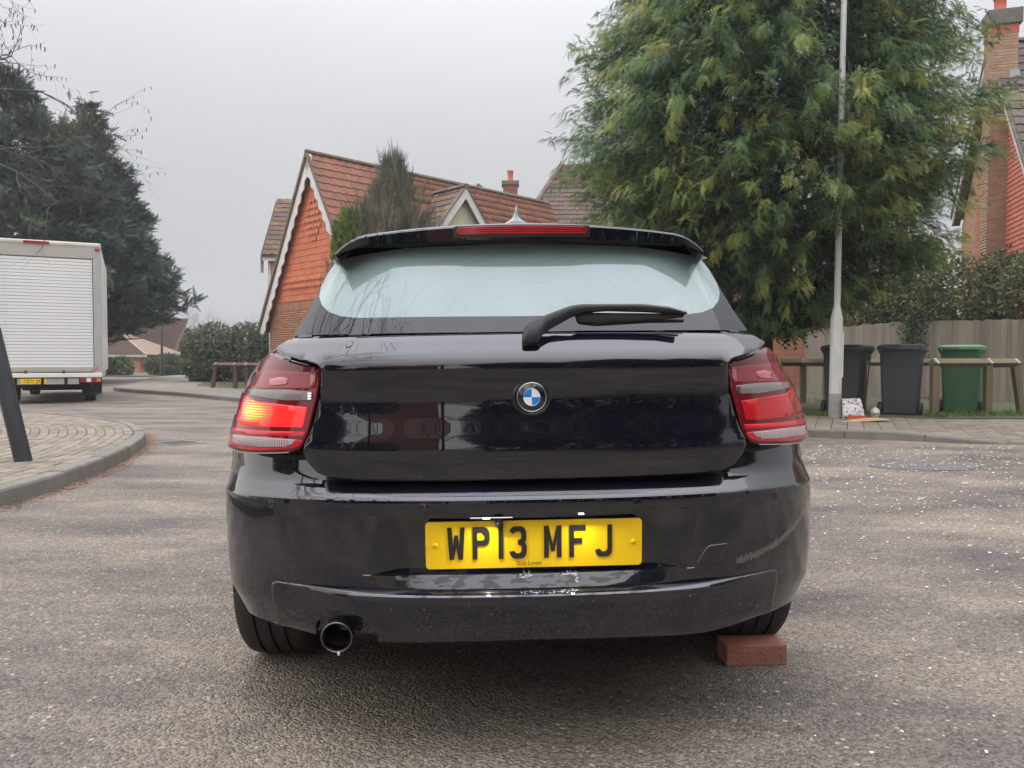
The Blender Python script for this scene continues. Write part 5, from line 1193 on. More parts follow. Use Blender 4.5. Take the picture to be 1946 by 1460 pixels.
# --- timber knee rails
M_tim = mat('weathered_timber', (.19,.155,.085), (.11,.092,.055), rough=.9, scale=5, bump=.6, bscale=30, stretch=(1,1,.15), dirt=(.10,.115,.04,.56), dirtscale=3)
M_timx = mat('weathered_rail', (.22,.175,.10), (.12,.10,.062), rough=.9, scale=5, bump=.6, bscale=30, stretch=(.15,1,1), dirt=(.10,.115,.04,.6), dirtscale=3)
M_gal = mat('galvanised_strap', (.45,.46,.47), (.33,.34,.35), rough=.4, metal=.6)
def knee_rail(label, posts, z0, runs, mt=M_tim, mr=M_timx, hgt=.80, **k):
    r_ = house('knee_rail_fence', (posts[0][0], posts[0][1], z0), 0, label=label, cat='fence', group='low timber rail fences', **k); o = Vector((posts[0][0], posts[0][1], 0)); tops = []
    for x, y, lx, ly in posts:
        b = Vector((x, y, 0))-o; t = b+Vector((lx, ly, hgt)); q = (t-b).to_track_quat('Z', 'Y').to_matrix().to_4x4()
        ob('post', boxme('post', -.055,.055,-.055,.055,-.05,hgt, mt, bev=.008, M=Matrix.Translation(b) @ q), r_); tops.append(t)
    for i, j in runs:
        a, b = tops[i], tops[j]; d = b-a; T = Matrix.Translation(a+Vector((0,0,.045))) @ d.to_track_quat('X', 'Z').to_matrix().to_4x4() @ Matrix.Rotation(R(45), 4, 'X')
        me = boxme('rail', -.07,d.length+.07,-.055,.055,-.055,.055, mr, bev=.006); o_ = ob('rail', me, r_); o_.matrix_basis = T
        for s_ in (.0, d.length):
            st = boxme('metal_strap', s_-.022,s_+.022,-.058,.058,-.058,.058, M_gal); o2 = ob('metal_strap', st, r_); o2.matrix_basis = T
    return r_
knee_rail('timber knee rail in front of the green wheelie bin', [(6.74,12.25,.0,0),(7.87,12.70,0,0),(8.60,12.95,-.12,0)], .10, [(0,1),(1,2)])
knee_rail('timber knee rail behind the white lamp post and black bins', [(6.02,13.2,0,0),(6.10,16.1,0,0),(3.3,16.5,0,0),(6.95,17.0,0,0),(9.6,16.4,0,0)], .10, [(0,1),(1,2),(3,4)])
M_tb = mat('brown_timber', (.13,.075,.05), (.09,.055,.04), rough=.9, scale=5, bump=.4)
knee_rail('brown stained knee rail beside the round bush on the left', [(-9.75,25,.12,0),(-8.72,24.2,0,0),(-8.28,24.0,0,0),(-6.6,22.6,0,0),(-4.5,21,0,0)], .10, [(0,1),(1,2),(2,3),(3,4)], M_tb, M_tb, hgt=.70)

# --- close-boarded fence
fc = house('board_fence', (8.2,21.5,.1), 0, label='grey weathered close-boarded fence behind the wheelie bins', cat='fence')
M_brd = mat('fence_board', (.34,.295,.235), (.185,.155,.12), rough=.95, scale=4, tint=True, amt=.6, bump=.6, bscale=40, stretch=(4,4,.35), dirt=(.11,.12,.06,.64), dirtscale=1.5)
fo = Vector((8.2,21.5,0)); Ms = []; P_ = []
for (a, b, ha, hb_) in (((8.2,21.5),(9.33,19.0),1.73,1.82), ((9.33,19.0),(11.0,16.5),1.82,1.78), ((11.0,16.5),(14.2,12.6),1.76,1.76)):
    a, b = Vector((*a, 0))-fo, Vector((*b, 0))-fo; d = b-a; n = int(d.length/.112)
    for i in range(n):
        t = (i+.5)/n; p = a.lerp(b, t); h = ha+(hb_-ha)*t
        Ms.append(Matrix.Translation(p) @ Matrix.Rotation(math.atan2(d.y, d.x)+R(6), 4, 'Z') @ Matrix.Rotation(random.uniform(-.008,.008), 4, 'Y') @ Matrix.Diagonal((1,1,h+random.uniform(-.02,.02),1)))
    for t in (0, .5, 1): P_.append((a.lerp(b, t), math.atan2(d.y, d.x), ha))
bp_ = [boxme('fence_board', -.0625,.0625,-.010,.008,0,1, M_brd, tint=k/6) for k in range(7)]
pieces(fc, 'fence_board', bp_, Ms, 300, world=fc.matrix_world.copy())
for p, a, h in P_[::2]: ob('fence_post', boxme('fence_post', -.05,.05,.02,.12,0,h-.03, M_brd, tint=.9), fc, loc=p, rot=(0,0,a))

# --- wheelie bins
def bin_(loc, rz, body, lid, label, oval=True, mark=None):
    b = house('wheelie_bin', loc, rz, label=label, cat='bin', group='wheelie bins on the pavement')
    V = []; lv = [(.0,.50,.50),(.05,.535,.53),(.55,.575,.62),(.98,.615,.70),(1.0,.66,.75),(1.04,.66,.75)]
    bm = bmesh.new(); rings = []
    for z, w, d in lv: rings.append([bm.verts.new((x, y-(.75-d)*.35, z+.02)) for x, y in rrect(w, d, .05, 4)])
    for a, c in zip(rings, rings[1:]):
        for i in range(len(a)): bm.faces.new((a[i], a[(i+1) % len(a)], c[(i+1) % len(a)], c[i]))
    bm.faces.new(rings[0][::-1]); bm.faces.new(rings[-1]); ob('bin_body', bm_mesh('bin_body', bm, body), b); autosmooth(b.children[0], 40)
    bm = bmesh.new(); rings = []
    for z, w, d in ((1.055,.70,.78),(1.12,.70,.78),(1.135,.66,.74),(1.155,.52,.60)): rings.append([bm.verts.new((x, y, z)) for x, y in rrect(w, d, .05, 4)])
    for a, c in zip(rings, rings[1:]):
        for i in range(len(a)): bm.faces.new((a[i], a[(i+1) % len(a)], c[(i+1) % len(a)], c[i]))
    bm.faces.new(rings[0][::-1]); bm.faces.new(rings[-1]); l_ = ob('lid', bm_mesh('lid', bm, lid), b); autosmooth(l_, 40)
    bm = bmesh.new(); cyl(bm, (-.26,-.43,1.08), (.26,-.43,1.08), .016, seg=10); ob('handle', bm_mesh('handle', bm, body, True), b)
    for x in (-.2,0,.2): ob('hinge', boxme('hinge', x-.03,x+.03,-.44,-.38,1.05,1.11, body, bev=.008), b)
    wm = lathe('wheel', [(0,.03),(.07,.028),(.075,.035),(.10,.03),(.103,0),(.10,-.03),(0,-.03)], M_rub, 24, 'X')
    for x in (-.30,.30): ob('wheel', wm, b, loc=(x,-.27,.10))
    if oval:
        for sgn in (1,):
            V = [(.006+.298,.04,.70)]+[(.298+.016*math.sin(a)*.9+.010,.04+.07*math.cos(a),.70+.19*math.sin(a)) for a in np.linspace(0,2*math.pi,25)[:-1]]
            ob('oval_sticker', mesh('oval_sticker', V, [(0,i+1,(i+1)%24+1) for i in range(24)], M_wht), b)
    if mark:
        me = text_mesh('white_marking', mark, .16, plain('mark_white', (.6,.65,.6), .6), Matrix.Translation((.03,-.345,.80)), .002); ob('white_marking', me, b)
M_bb = mat('bin_black', (.035,.037,.045), (.05,.05,.055), rough=.55, scale=6, dirt=(.10,.095,.085,.63), dirtscale=4)
M_bg = mat('bin_green', (.055,.15,.07), (.075,.18,.09), rough=.5, scale=5, dirt=(.13,.15,.09,.64), dirtscale=4)
bin_((5.83,13.35,.102), R(-40), M_bb, M_bb, 'black wheelie bin half hidden behind the white lamp post')
bin_((6.52,12.85,.102), R(-31), M_bb, M_bb, 'middle black wheelie bin standing clear between lamp post and green bin')
bin_((7.86,13.4,.102), R(-35), M_bg, mat('lid_green', (.08,.21,.10), (.11,.25,.13), rough=.4, scale=4), 'green wheelie bin behind the timber rail', oval=False)
for o in bpy.data.objects:
    if o.get('label', '').startswith('green wheelie'): ob('white_marking', lathe('white_marking', [(.052,0),(.052,-.004),(.042,-.004),(.042,0)], plain('mark_white', (.6,.65,.6), .6), 24, 'Y'), o, loc=(.0,-.343,.80)); ob('white_marking', boxme('white_marking', -.03,.03,-.345,-.340,.60,.64, bpy.data.materials['mark_white']), o)
ob('paper_on_lid', mesh('paper_on_lid', [(6.30,12.62,1.262),(6.62,12.60,1.262),(6.66,12.85,1.265),(6.32,12.9,1.265)], [(0,1,2,3)], M_wht), label='white sheet lying on the lid of the middle black bin', cat='paper')
# --- rubbish at the foot of the post
bag = house('carrier_bag', (5.14,11.62,PH+.002), R(-4), label='printed white carrier bag with orange base leaning on the lamp post', cat='bag')
def printed():
    m, nt, p = new_mat('printed_paper'); N, L = nt.nodes.new, nt.links.new; tcn = N('ShaderNodeTexCoord'); vo = N('ShaderNodeTexVoronoi'); vo.inputs['Scale'].default_value = 26; vo.distance = 'MANHATTAN'; L(tcn.outputs['Object'], vo.inputs['Vector'])
    s = N('ShaderNodeSeparateColor'); L(vo.outputs['Color'], s.inputs[0]); cr = N('ShaderNodeValToRGB'); cr.color_ramp.interpolation = 'CONSTANT'; e = cr.color_ramp.elements; e[0].color = (.62,.62,.64,1); e[1].position = .55; e[1].color = (.28,.20,.16,1)
    q = e.new(.7); q.color = (.45,.42,.42,1); q = e.new(.9); q.color = (.10,.09,.10,1); L(s.outputs[0], cr.inputs[0]); L(cr.outputs[0], p.inputs['Base Color']); return m
V = [(-.13,-.09,.0),(.16,-.10,0),(.17,.04,0),(-.12,.05,0),(-.145,-.07,.14),(.155,-.085,.13),(.15,.03,.13),(-.13,.03,.14),(-.15,-.02,.30),(.12,-.03,.31),(.125,.015,.31),(-.14,.02,.30)]
ob('bag_side', mesh('bag_side', V, [(0,1,5,4),(1,2,6,5),(2,3,7,6),(3,0,4,7),(4,5,9,8),(5,6,10,9),(6,7,11,10),(7,4,8,11)], printed()), bag)
ob('orange_base', boxme('orange_base', -.08,.17,-.12,-.09,.0,.055, plain('bag_orange', (.55,.09,.04), .5)), bag)
cb = bmesh.new(); pts = [(-.30,.02),(-.22,-.12),(.0,-.16),(.22,-.15),(.31,-.06),(.30,.08),(.10,.15),(-.15,.16)]
f = cb.faces.new([cb.verts.new((x, y, .012+.05*max(0, y+.1)+.015*math.sin(x*9))) for x, y in pts]); g = bmesh.ops.extrude_face_region(cb, geom=[f])
for v in g['geom']:
    if isinstance(v, bmesh.types.BMVert): v.co.z += .006
ob('cardboard_sheet', bm_mesh('cardboard_sheet', cb, mat('cardboard', (.50,.30,.15), (.42,.25,.13), rough=.9, scale=4)), loc=(5.17,11.15,PH), label='flat torn sheet of orange-tan cardboard lying on the pavement', cat='cardboard')
ob('paper_scrap', mesh('paper_scrap', [(0,0,.004),(.26,-.03,.006),(.27,.03,.012),(.02,.06,.005)], [(0,1,2,3)], M_wht), loc=(4.70,11.02,PH), label='white paper scrap lying in front of the lamp post', cat='litter')
bm = bmesh.new(); bmesh.ops.create_icosphere(bm, subdivisions=2, radius=.07)
for v in bm.verts: v.co *= random.uniform(.7, 1.15); v.co.z *= 1.3
ob('plastic_bottle', bm_mesh('plastic_bottle', bm, plain('crushed_plastic', (.5,.5,.42), .3)), loc=(5.68,12.0,PH+.07), label='crumpled pale plastic beside the rail post', cat='litter')

# --- gully grate and the cracked patch in the road
gg = house('gully_grate', (-4.0,9.15,.002), R(-35), label='iron gully grate in the road by the curved kerb', cat='drain')
M_iron = mat('cast_iron', (.075,.07,.068), (.12,.11,.10), rough=.7, scale=12)
for a in ((-.25,.25,-.22,-.19),(-.25,.25,.19,.22),(-.25,-.22,-.19,.19),(.22,.25,-.19,.19)): ob('frame', boxme('frame', *a, -.01,.008, mat('iron_pale', (.26,.25,.24)) if 'iron_pale' not in bpy.data.materials else bpy.data.materials['iron_pale']), gg)
for i in range(9): ob('grate_bar', boxme('grate_bar', -.20+i*.05-.012,-.20+i*.05+.012,-.19,.19,-.01,.006, M_iron), gg)
ob('sump', boxme('sump', -.22,.22,-.19,.19,-.012,-.0, M_dark), gg)
M_patch = mat('tar_patch', (.10,.095,.10), (.14,.13,.13), rough=.8, scale=20, bump=.4, bscale=120)
pa = house('road_patch', (3.85,7.15,.004), 0); pa['kind'] = 'structure'
for pts in ([(-.55,.0),(-.2,.33),(.12,.30),(.03,.0),(-.12,-.28),(-.4,-.18)], [(.155,.31),(.55,.2),(.62,.02),(.2,-.3),(-.07,-.29),(.06,0)]): ob('patch_piece', mesh('patch_piece', [(x, y, 0) for x, y in pts], [tuple(range(len(pts)))[::-1]], M_patch), pa)
# --- scattered stuff
def scatter(name, pts, size, m, z=.003, zf=None, **k):
    n = len(pts); kk = 5; a = np.linspace(0, 2*np.pi, kk+1)[:-1]; ph = rng.random(n)*6.28; r = size*rng.uniform(.5, 1.0, (n, kk)); asp = rng.uniform(.5, 1, n); ang = a[None]+ph[:, None]
    lx, ly = r*np.cos(ang), r*np.sin(ang)*asp[:, None]; th = rng.random(n)*6.28; X = pts[:, :1]+lx*np.cos(th)[:, None]-ly*np.sin(th)[:, None]; Y = pts[:, 1:2]+lx*np.sin(th)[:, None]+ly*np.cos(th)[:, None]
    Z = z+(zf[:, None] if zf is not None else 0)+rng.uniform(0, 1, (n, kk))*size.mean()*.5 if hasattr(size, 'mean') else z+rng.uniform(0, .004, (n, kk))
    V = np.stack([X, Y, Z+0*X], -1).reshape(-1, 3); F = np.arange(n*kk).reshape(n, kk)
    F3 = np.concatenate([F[:, [0, i, i+1]] for i in range(1, kk-1)]); me = mesh(name, V, F3, m, tint=np.repeat(rng.random(n), kk)); return ob(name, me, kind='stuff', **k)
M_pet = mat('pale_petal', (.82,.79,.74), (.58,.48,.36), rough=.7, tint=True, amt=.9)
n = 6800; P = np.c_[rng.uniform(.6, 9, n), 1.9+8*rng.random(n)**1.1]; keep = (rng.random(n) < np.clip((P[:, 0]-.3)/3.2, .12, 1)) & ~((np.abs(P[:, 0]) < .95) & (P[:, 1] > 2.0))
P = P[keep]; P = P[(P[:, 1] < 8.9)]; scatter('fallen_petals', P, rng.uniform(.0035, .0105, (len(P), 1))*np.clip(P[:, 1:2]/3.4, .8, 2.2), M_pet, label='white petals and pale chips scattered over the road right of the car', cat='petals')
Pl = np.c_[rng.uniform(-4, 1.5, 420), rng.uniform(1.8, 9, 420)]; Pl = Pl[~((np.abs(Pl[:, 0]) < .95) & (Pl[:, 1] > 2.0))]; scatter('pale_chips', Pl, rng.uniform(.002, .005, (len(Pl), 1)), M_pet, label='few pale chips in the road surface left of the car', cat='chips')
ci = isl[(isl[:, 1] > 3.5) & (isl[:, 1] < 10.5)]; idx = rng.integers(0, len(ci), 1500); off = -np.abs(rng.normal(0, .05, 1500))-.008; base = offset(ci, 1)-ci; P = ci[idx]+base[idx]*off[:, None]+rng.normal(0, .03, (1500, 2)); ok = ((P-ci[idx])*base[idx]).sum(1) < -.006
M_litter = mat('dead_leaves', (.36,.17,.06), (.13,.065,.03), rough=.8, tint=True, amt=.9); P = P[ok]; scatter('leaf_litter', P, rng.uniform(.006, .022, (len(P), 1)), M_litter, .006, label='orange dead leaves lying along the foot of the left kerb', cat='leaves')

# ================================================================== plants
def unit(a): return a/np.maximum(np.linalg.norm(a, axis=1)[:, None], 1e-9)
def leaves(name, base, dirn, up, size, tint, tpl, m, parent=None, **k):
    tv_, tf, tt = tpl; n = len(base); a = unit(dirn); c = np.cross(a, up); c = unit(c); b = np.cross(c, a)
    V = base[:, None]+size[:, None, None]*(tv_[None, :, 0:1]*a[:, None]+tv_[None, :, 1:2]*c[:, None]+tv_[None, :, 2:3]*b[:, None])
    F = tf[None]+(np.arange(n)*len(tv_))[:, None, None]; T = np.clip(tint[:, None]+tt[None], 0, 1)
    return ob(name, mesh(name, V.reshape(-1, 3), F.reshape(-1, 3), m, tint=T.ravel()), parent, **k)
def frond_tpl(n=7, w=.42, ang=52, droop=.25, thin=.055):
    v, f, t = [], [], []
    def tri(p): i = len(v); v.extend(p); f.append((i, i+1, i+2))
    tri([(0,-.018,0),(0,.018,0),(1,0,-droop)])
    for i in range(n):
        s = .10+.80*i/n; L_ = w*(1-s*.78)*(.7+.3*math.sin(math.pi*min(1, s*1.6))); zz = -droop*s*s
        for sg in (-1, 1):
            ca, sa = math.cos(R(ang)), math.sin(R(ang))*sg; x0 = s
            tri([(x0-thin,0,zz),(x0+thin,0,zz),(x0+L_*ca,L_*sa,zz-.10*L_)])
    v = np.array(v, float); return v, np.array(f), (v[:, 0]-.5)*.22
LEAF = (np.array([(0,0,0),(.5,-.27,.06),(1,0,0),(.5,.27,.06)], float), np.array([(0,1,2),(0,2,3)]), np.array([-.05,0,.05,0]))
def rad(prof, z): return np.interp(z, [p[0] for p in prof], [p[1] for p in prof])
def nz3(p, f=1.0, seed=0):
    p = p*f+seed; return (np.sin(p[:, 0]*1.7+np.sin(p[:, 1]*1.3))+np.sin(p[:, 1]*2.1+np.sin(p[:, 2]*1.9+.5))+np.sin(p[:, 2]*2.3+np.sin(p[:, 0]*1.1+1.2)))/3
def crown(center, prof, nb, per, fsize, tpl, seed, droop=.5, spread=.22, lift=0, jag=.1, inner=.0, keep=None, tip=.35, wy=1.0, coh=.45):
    g = np.random.default_rng(seed); z0, z1 = prof[0][0], prof[-1][0]
    zs = np.linspace(z0, z1, 200); w = rad(prof, zs)+.3; cz = np.interp(g.random(nb), np.cumsum(w)/w.sum(), zs); az = g.uniform(0, 2*np.pi, nb)
    rr = rad(prof, cz)*(1+jag*g.normal(0, 1, nb)); rr = rr*(g.uniform(.88, 1.03, nb)); o = np.c_[np.cos(az), np.sin(az), np.zeros(nb)]
    bump = nz3(np.c_[np.cos(az)*2, np.sin(az)*2, cz], 1.4, seed)*.09; rr = rr*(1+bump)
    tipP = np.c_[o[:, 0]*rr, o[:, 1]*rr*wy, cz]; L_ = np.minimum(rr*.62, 1.5)*g.uniform(.6, 1.1, nb); bd = unit(o+np.c_[g.normal(0, .25, (nb, 2)), g.normal(lift, .25, nb)])
    bt = np.clip(g.normal(.45, .26, nb)+nz3(tipP, .8, 3)*.22, 0, 1)
    t = g.random((nb, per))**.62; k = np.repeat(np.arange(nb), per); t = t.ravel()
    lat = g.normal(0, 1, (nb*per, 3))*(spread*(1.15-t))[:, None]
    base = tipP[k]-bd[k]*((1-t)*L_[k])[:, None]+lat; base[:, 2] -= droop*.35*t**2
    d = bd[k]*.8+g.normal(0, coh, (nb*per, 3)); d[:, 2] -= droop*(.4+.6*t); d[:, 2] += lift
    up = unit(g.normal(0, coh, (nb*per, 3))+np.c_[o[k][:, :2]*(.5 if coh > .4 else .9), np.ones(nb*per)*.8])
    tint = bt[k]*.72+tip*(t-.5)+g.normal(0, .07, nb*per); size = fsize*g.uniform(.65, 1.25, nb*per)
    base = base+np.array(center)
    if keep is not None: q = keep(base); base, d, up, tint, size = base[q], d[q], up[q], tint[q], size[q]
    return base, d, up, size, tint
def tubes(segs, sides=5):
    """segs: (p0, p1, r0, r1)"""
    S = np.array([(*a, *b, r, q) for a, b, r, q in segs], float); p0, p1, r0, r1 = S[:, :3], S[:, 3:6], S[:, 6], S[:, 7]; d = unit(p1-p0); h = np.where(np.abs(d[:, 2:3]) < .9, np.array([[0, 0, 1.]]), np.array([[1., 0, 0]]))
    u = unit(np.cross(d, h)); v = np.cross(d, u); a = np.linspace(0, 2*np.pi, sides+1)[:-1]; ring = np.cos(a)[None, :, None]*u[:, None]+np.sin(a)[None, :, None]*v[:, None]
    V = np.concatenate([p0[:, None]+ring*r0[:, None, None], p1[:, None]+ring*r1[:, None, None]], 1); n = len(S); i = np.arange(sides); j = (i+1) % sides
    F = np.concatenate([np.c_[i, j, j+sides], np.c_[i, j+sides, i+sides]]); return V.reshape(-1, 3), (F[None]+(np.arange(n)*2*sides)[:, None, None]).reshape(-1, 3)
def grow(p, d, L_, r, depth, out, g, wander=.22, up=.05, kids=(2, 4), droop=0, segs=4, fall=.62, tips=None):
    p = Vector(p); d = Vector(d).normalized()
    for i in range(segs):
        q = p+d*(L_/segs); rr = r*(1-.5*(i+1)/segs)/(1-.5*i/segs) if False else r*(1-.55/segs)
        out.append((tuple(p), tuple(q), r, rr)); r = rr; p = q
        d = (d+Vector((g.normal(0, wander), g.normal(0, wander), g.normal(0, wander)+up-droop))).normalized()
        if depth > 0 and i >= 1:
            for _ in range(int(g.integers(kids[0], kids[1]+1)) if i == segs-1 else int(g.integers(1, 3))):
                e = (d+Vector(tuple(g.normal(0, .62, 3)))).normalized(); grow(p, e, L_*fall*g.uniform(.7, 1.1), r*.62, depth-1, out, g, wander, up, kids, droop, segs, fall, tips)
    if depth == 0 and tips is not None: tips.append((tuple(p), tuple(d)))
M_bark = mat('bark', (.075,.058,.042), (.045,.036,.028), rough=.95, scale=6, bump=.8, bscale=30, stretch=(3,3,.6)); M_twig = mat('grey_twig', (.115,.10,.08), (.07,.062,.052), rough=.9, scale=3)
FR = frond_tpl(5, .36, 42, .40, .055); FRs = frond_tpl(5, .38, 48, .12, .075)
def trunk_mesh(c, h, r, seed, limbs=14, z0=1.2, reach=2.4):
    g = np.random.default_rng(seed); S = []; p = Vector((c[0], c[1], c[2]-.05)); n = 10
    for i in range(n): q = p+Vector((g.normal(0, .04), g.normal(0, .04), h/n)); S.append((tuple(p), tuple(q), r*(1-i/n*.85), r*(1-(i+1)/n*.85))); p = q
    for i in range(limbs):
        z = z0+(h-z0)*i/limbs; a = g.uniform(0, 6.28); b = Vector((c[0], c[1], c[2]+z)); e = b+Vector((math.cos(a), math.sin(a), .25))*reach*(1-.6*i/limbs); S.append((tuple(b), tuple(b.lerp(e, .5)), r*.3, r*.2)); S.append((tuple(b.lerp(e, .5)), tuple(e+Vector((0,0,-.2))), r*.2, r*.06))
    return tubes(S, 8)
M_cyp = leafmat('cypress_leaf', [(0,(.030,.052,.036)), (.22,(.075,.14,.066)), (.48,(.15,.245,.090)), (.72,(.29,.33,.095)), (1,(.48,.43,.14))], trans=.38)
# the big conifer over the pavement
tc_ = (4.66,14.2,0); prof = [(1.15,.7),(1.5,1.4),(2.1,2.05),(2.9,2.6),(3.6,3.1),(4.6,3.35),(5.6,3.3),(6.6,3.05),(7.6,2.6),(8.6,2.0),(9.6,1.3),(10.6,.4)]
def keepc(b):
    nearpost = (np.hypot(b[:, 0]-4.95, (b[:, 1]-11.6)*.55) < .42) & (b[:, 1] < 13.3) & ((b[:, 2] > 5.1) | (b[:, 2] < 3.0)); low = b[:, 2] < 1.45+.46*np.maximum(0, b[:, 0]-4.9)
    low = low | (b[:, 0] > 7.9+.35*np.sin(b[:, 2]*3.1))
    return ~nearpost & ~low & (b[:, 2] > 1.05)
big = empty('conifer_tree', (4.66,14.2,.1), label='huge green and yellow-tipped conifer behind the white lamp post', cat='tree')
V, F = trunk_mesh((0,0,0), 9.6, .20, 5, 26, 1.3, 2.6); ob('trunk', mesh('trunk', V, F, M_bark, True), big)
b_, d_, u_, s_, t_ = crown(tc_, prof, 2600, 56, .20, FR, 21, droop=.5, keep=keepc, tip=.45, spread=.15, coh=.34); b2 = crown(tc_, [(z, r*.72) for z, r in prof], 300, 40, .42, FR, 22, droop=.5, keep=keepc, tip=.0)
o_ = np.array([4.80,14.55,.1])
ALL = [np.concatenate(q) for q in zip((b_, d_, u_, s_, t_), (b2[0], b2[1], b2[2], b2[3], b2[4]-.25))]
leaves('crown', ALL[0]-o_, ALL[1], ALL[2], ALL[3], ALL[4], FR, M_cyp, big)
# left: dark conifers behind the van
M_drk = leafmat('dark_conifer_leaf', [(0,(.020,.032,.028)), (.35,(.038,.062,.045)), (.7,(.066,.096,.056)), (1,(.12,.14,.07))])
def conifer(loc, prof, nb, per, size, seed, label, group=None, m=M_drk, tr=.25, h=None, lift=.22, droop=.1, jag=.10, spread=.30, name='conifer_tree', tip=.3, tpl=FRs):
    t = empty(name, loc, label=label, cat='tree', group=group); h = h or prof[-1][0]
    V, F = trunk_mesh((0,0,0), h*.93, tr, seed, 16, 1, prof[2][1]*.7); ob('trunk', mesh('trunk', V, F, M_bark, True), t)
    b, d, u, s, ti = crown((0,0,0), prof, nb, per, size, tpl, seed, droop=droop, lift=lift, jag=jag, spread=spread, tip=tip); q = crown((0,0,0), [(z, r*.65) for z, r in prof], nb//4, per, size*1.3, tpl, seed+1, droop=0, lift=lift, jag=0, spread=spread)
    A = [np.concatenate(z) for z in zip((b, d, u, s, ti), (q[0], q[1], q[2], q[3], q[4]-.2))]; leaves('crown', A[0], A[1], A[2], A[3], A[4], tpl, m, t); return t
GT = 'dark conifers behind the white van'
cA = conifer((-22.2,34,0), [(2.4,3.8),(2.9,6.2),(3.6,7.0),(5.2,6.2),(7,5.4),(9,4.1),(11,2.7),(12.6,1.3),(14,.15)], 760, 44, .50, 31, 'broad dark conifer behind the white van, its lower branches reaching right over the road', GT)
cB = conifer((-20.3,37,0), [(2.8,2.4),(3.8,4.0),(5.4,3.4),(8.2,2.4),(10.5,1.5),(12,.7),(13.2,.1)], 440, 38, .48, 33, 'narrower dark conifer whose pointed top stands right of the taller one', GT)
cC = conifer((-27.5,33,0), [(1.4,3.6),(3,5.8),(6,5.5),(9,4.5),(12,3.0),(14,1.4),(15.6,.1)], 360, 40, .62, 35, 'tallest dark conifer at the left edge of the photo', GT)
# brown upright conifer in front of the gabled house
M_brn = leafmat('brown_conifer_leaf', [(0,(.06,.065,.045)), (.4,(.14,.145,.10)), (.75,(.21,.215,.15)), (1,(.15,.21,.08))])
cD = conifer((-2.95,19.2,.1), [(.3,1.0),(1.5,1.3),(3.0,1.42),(4.0,1.3),(4.5,1.02),(4.9,.75),(5.25,.45),(5.6,.25),(5.95,.08)], 520, 34, .34, 41, 'brown-green upright conifer in front of the red tiled roof', m=M_brn, tr=.09, lift=1.5, droop=0, jag=.10, spread=.15, tip=.1, tpl=frond_tpl(5,.16,30,.02,.03))
gb = cD; g_ = np.random.default_rng(4); n = 2600; c0 = np.array([-.95,-.6,3.55]); P = g_.normal(0, 1, (n, 3)); P = unit(P)*(g_.random(n)**.4)[:, None]*np.array([.45,.4,1.0])+c0
leaves('green_shoots', P, g_.normal(0, .5, (n, 3))+np.array([-.2,-.2,1]), unit(g_.normal(0, 1, (n, 3))), g_.uniform(.12, .25, n), g_.uniform(.5, 1, n), FRs, leafmat('green_shoot', [(0,(.05,.09,.02)), (1,(.15,.22,.04))]), cD)
# bushes, hedges
def bush(name, loc, blobs, n, size, m, label, cat, seed, group=None, tpl=LEAF, stems=True, flat_=.0):
    g = np.random.default_rng(seed); t = empty(name, loc, label=label, cat=cat, group=group); B = []; U = []; vol = np.array([b[3]*b[4]*b[5] for b in blobs])**.66; vol /= vol.sum(); T = []
    for (x, y, z, rx, ry, rz_), v in zip(blobs, vol):
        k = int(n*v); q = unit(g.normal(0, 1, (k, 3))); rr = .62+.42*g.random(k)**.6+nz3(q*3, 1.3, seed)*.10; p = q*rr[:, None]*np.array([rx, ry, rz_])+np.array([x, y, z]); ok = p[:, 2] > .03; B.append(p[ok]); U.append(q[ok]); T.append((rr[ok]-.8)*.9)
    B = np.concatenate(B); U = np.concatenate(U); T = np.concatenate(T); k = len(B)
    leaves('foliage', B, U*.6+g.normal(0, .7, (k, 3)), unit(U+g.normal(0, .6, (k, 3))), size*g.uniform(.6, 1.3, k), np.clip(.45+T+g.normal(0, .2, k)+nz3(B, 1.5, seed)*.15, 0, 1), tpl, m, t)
    if stems:
        S = []
        for b in blobs:
            for _ in range(4): S.append(((b[0]*.6+g.normal(0,.1), b[1]*.6, -.02), (b[0]+g.normal(0,.3), b[1]+g.normal(0,.3), b[2]), .03, .012))
        V, F = tubes(S, 5); ob('stems', mesh('stems', V, F, M_bark, True), t)
    return t
M_gg = leafmat('grey_green_leaf', [(0,(.03,.045,.028)), (.45,(.085,.115,.075)), (.8,(.12,.15,.085)), (1,(.20,.21,.06))]); M_hd = leafmat('hedge_leaf', [(0,(.020,.036,.020)), (.5,(.045,.072,.040)), (1,(.085,.11,.06))])
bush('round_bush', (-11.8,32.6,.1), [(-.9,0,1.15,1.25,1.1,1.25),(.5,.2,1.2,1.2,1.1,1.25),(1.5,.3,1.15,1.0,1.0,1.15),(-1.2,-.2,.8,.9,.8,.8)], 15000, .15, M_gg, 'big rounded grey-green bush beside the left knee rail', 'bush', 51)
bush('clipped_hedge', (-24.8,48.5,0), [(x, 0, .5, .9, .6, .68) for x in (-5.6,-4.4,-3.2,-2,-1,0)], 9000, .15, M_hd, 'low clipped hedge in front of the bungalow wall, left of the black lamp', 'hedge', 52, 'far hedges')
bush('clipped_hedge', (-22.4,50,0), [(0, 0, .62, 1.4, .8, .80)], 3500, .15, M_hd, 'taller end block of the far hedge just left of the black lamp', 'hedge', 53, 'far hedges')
bush('clipped_hedge', (-20.2,51,0), [(-.6, 0, .55, .9, .8, .70),(.6,0,.55,.9,.8,.72)], 4200, .15, M_hd, 'low hedge between the black lamp and the round bush', 'hedge', 54, 'far hedges')
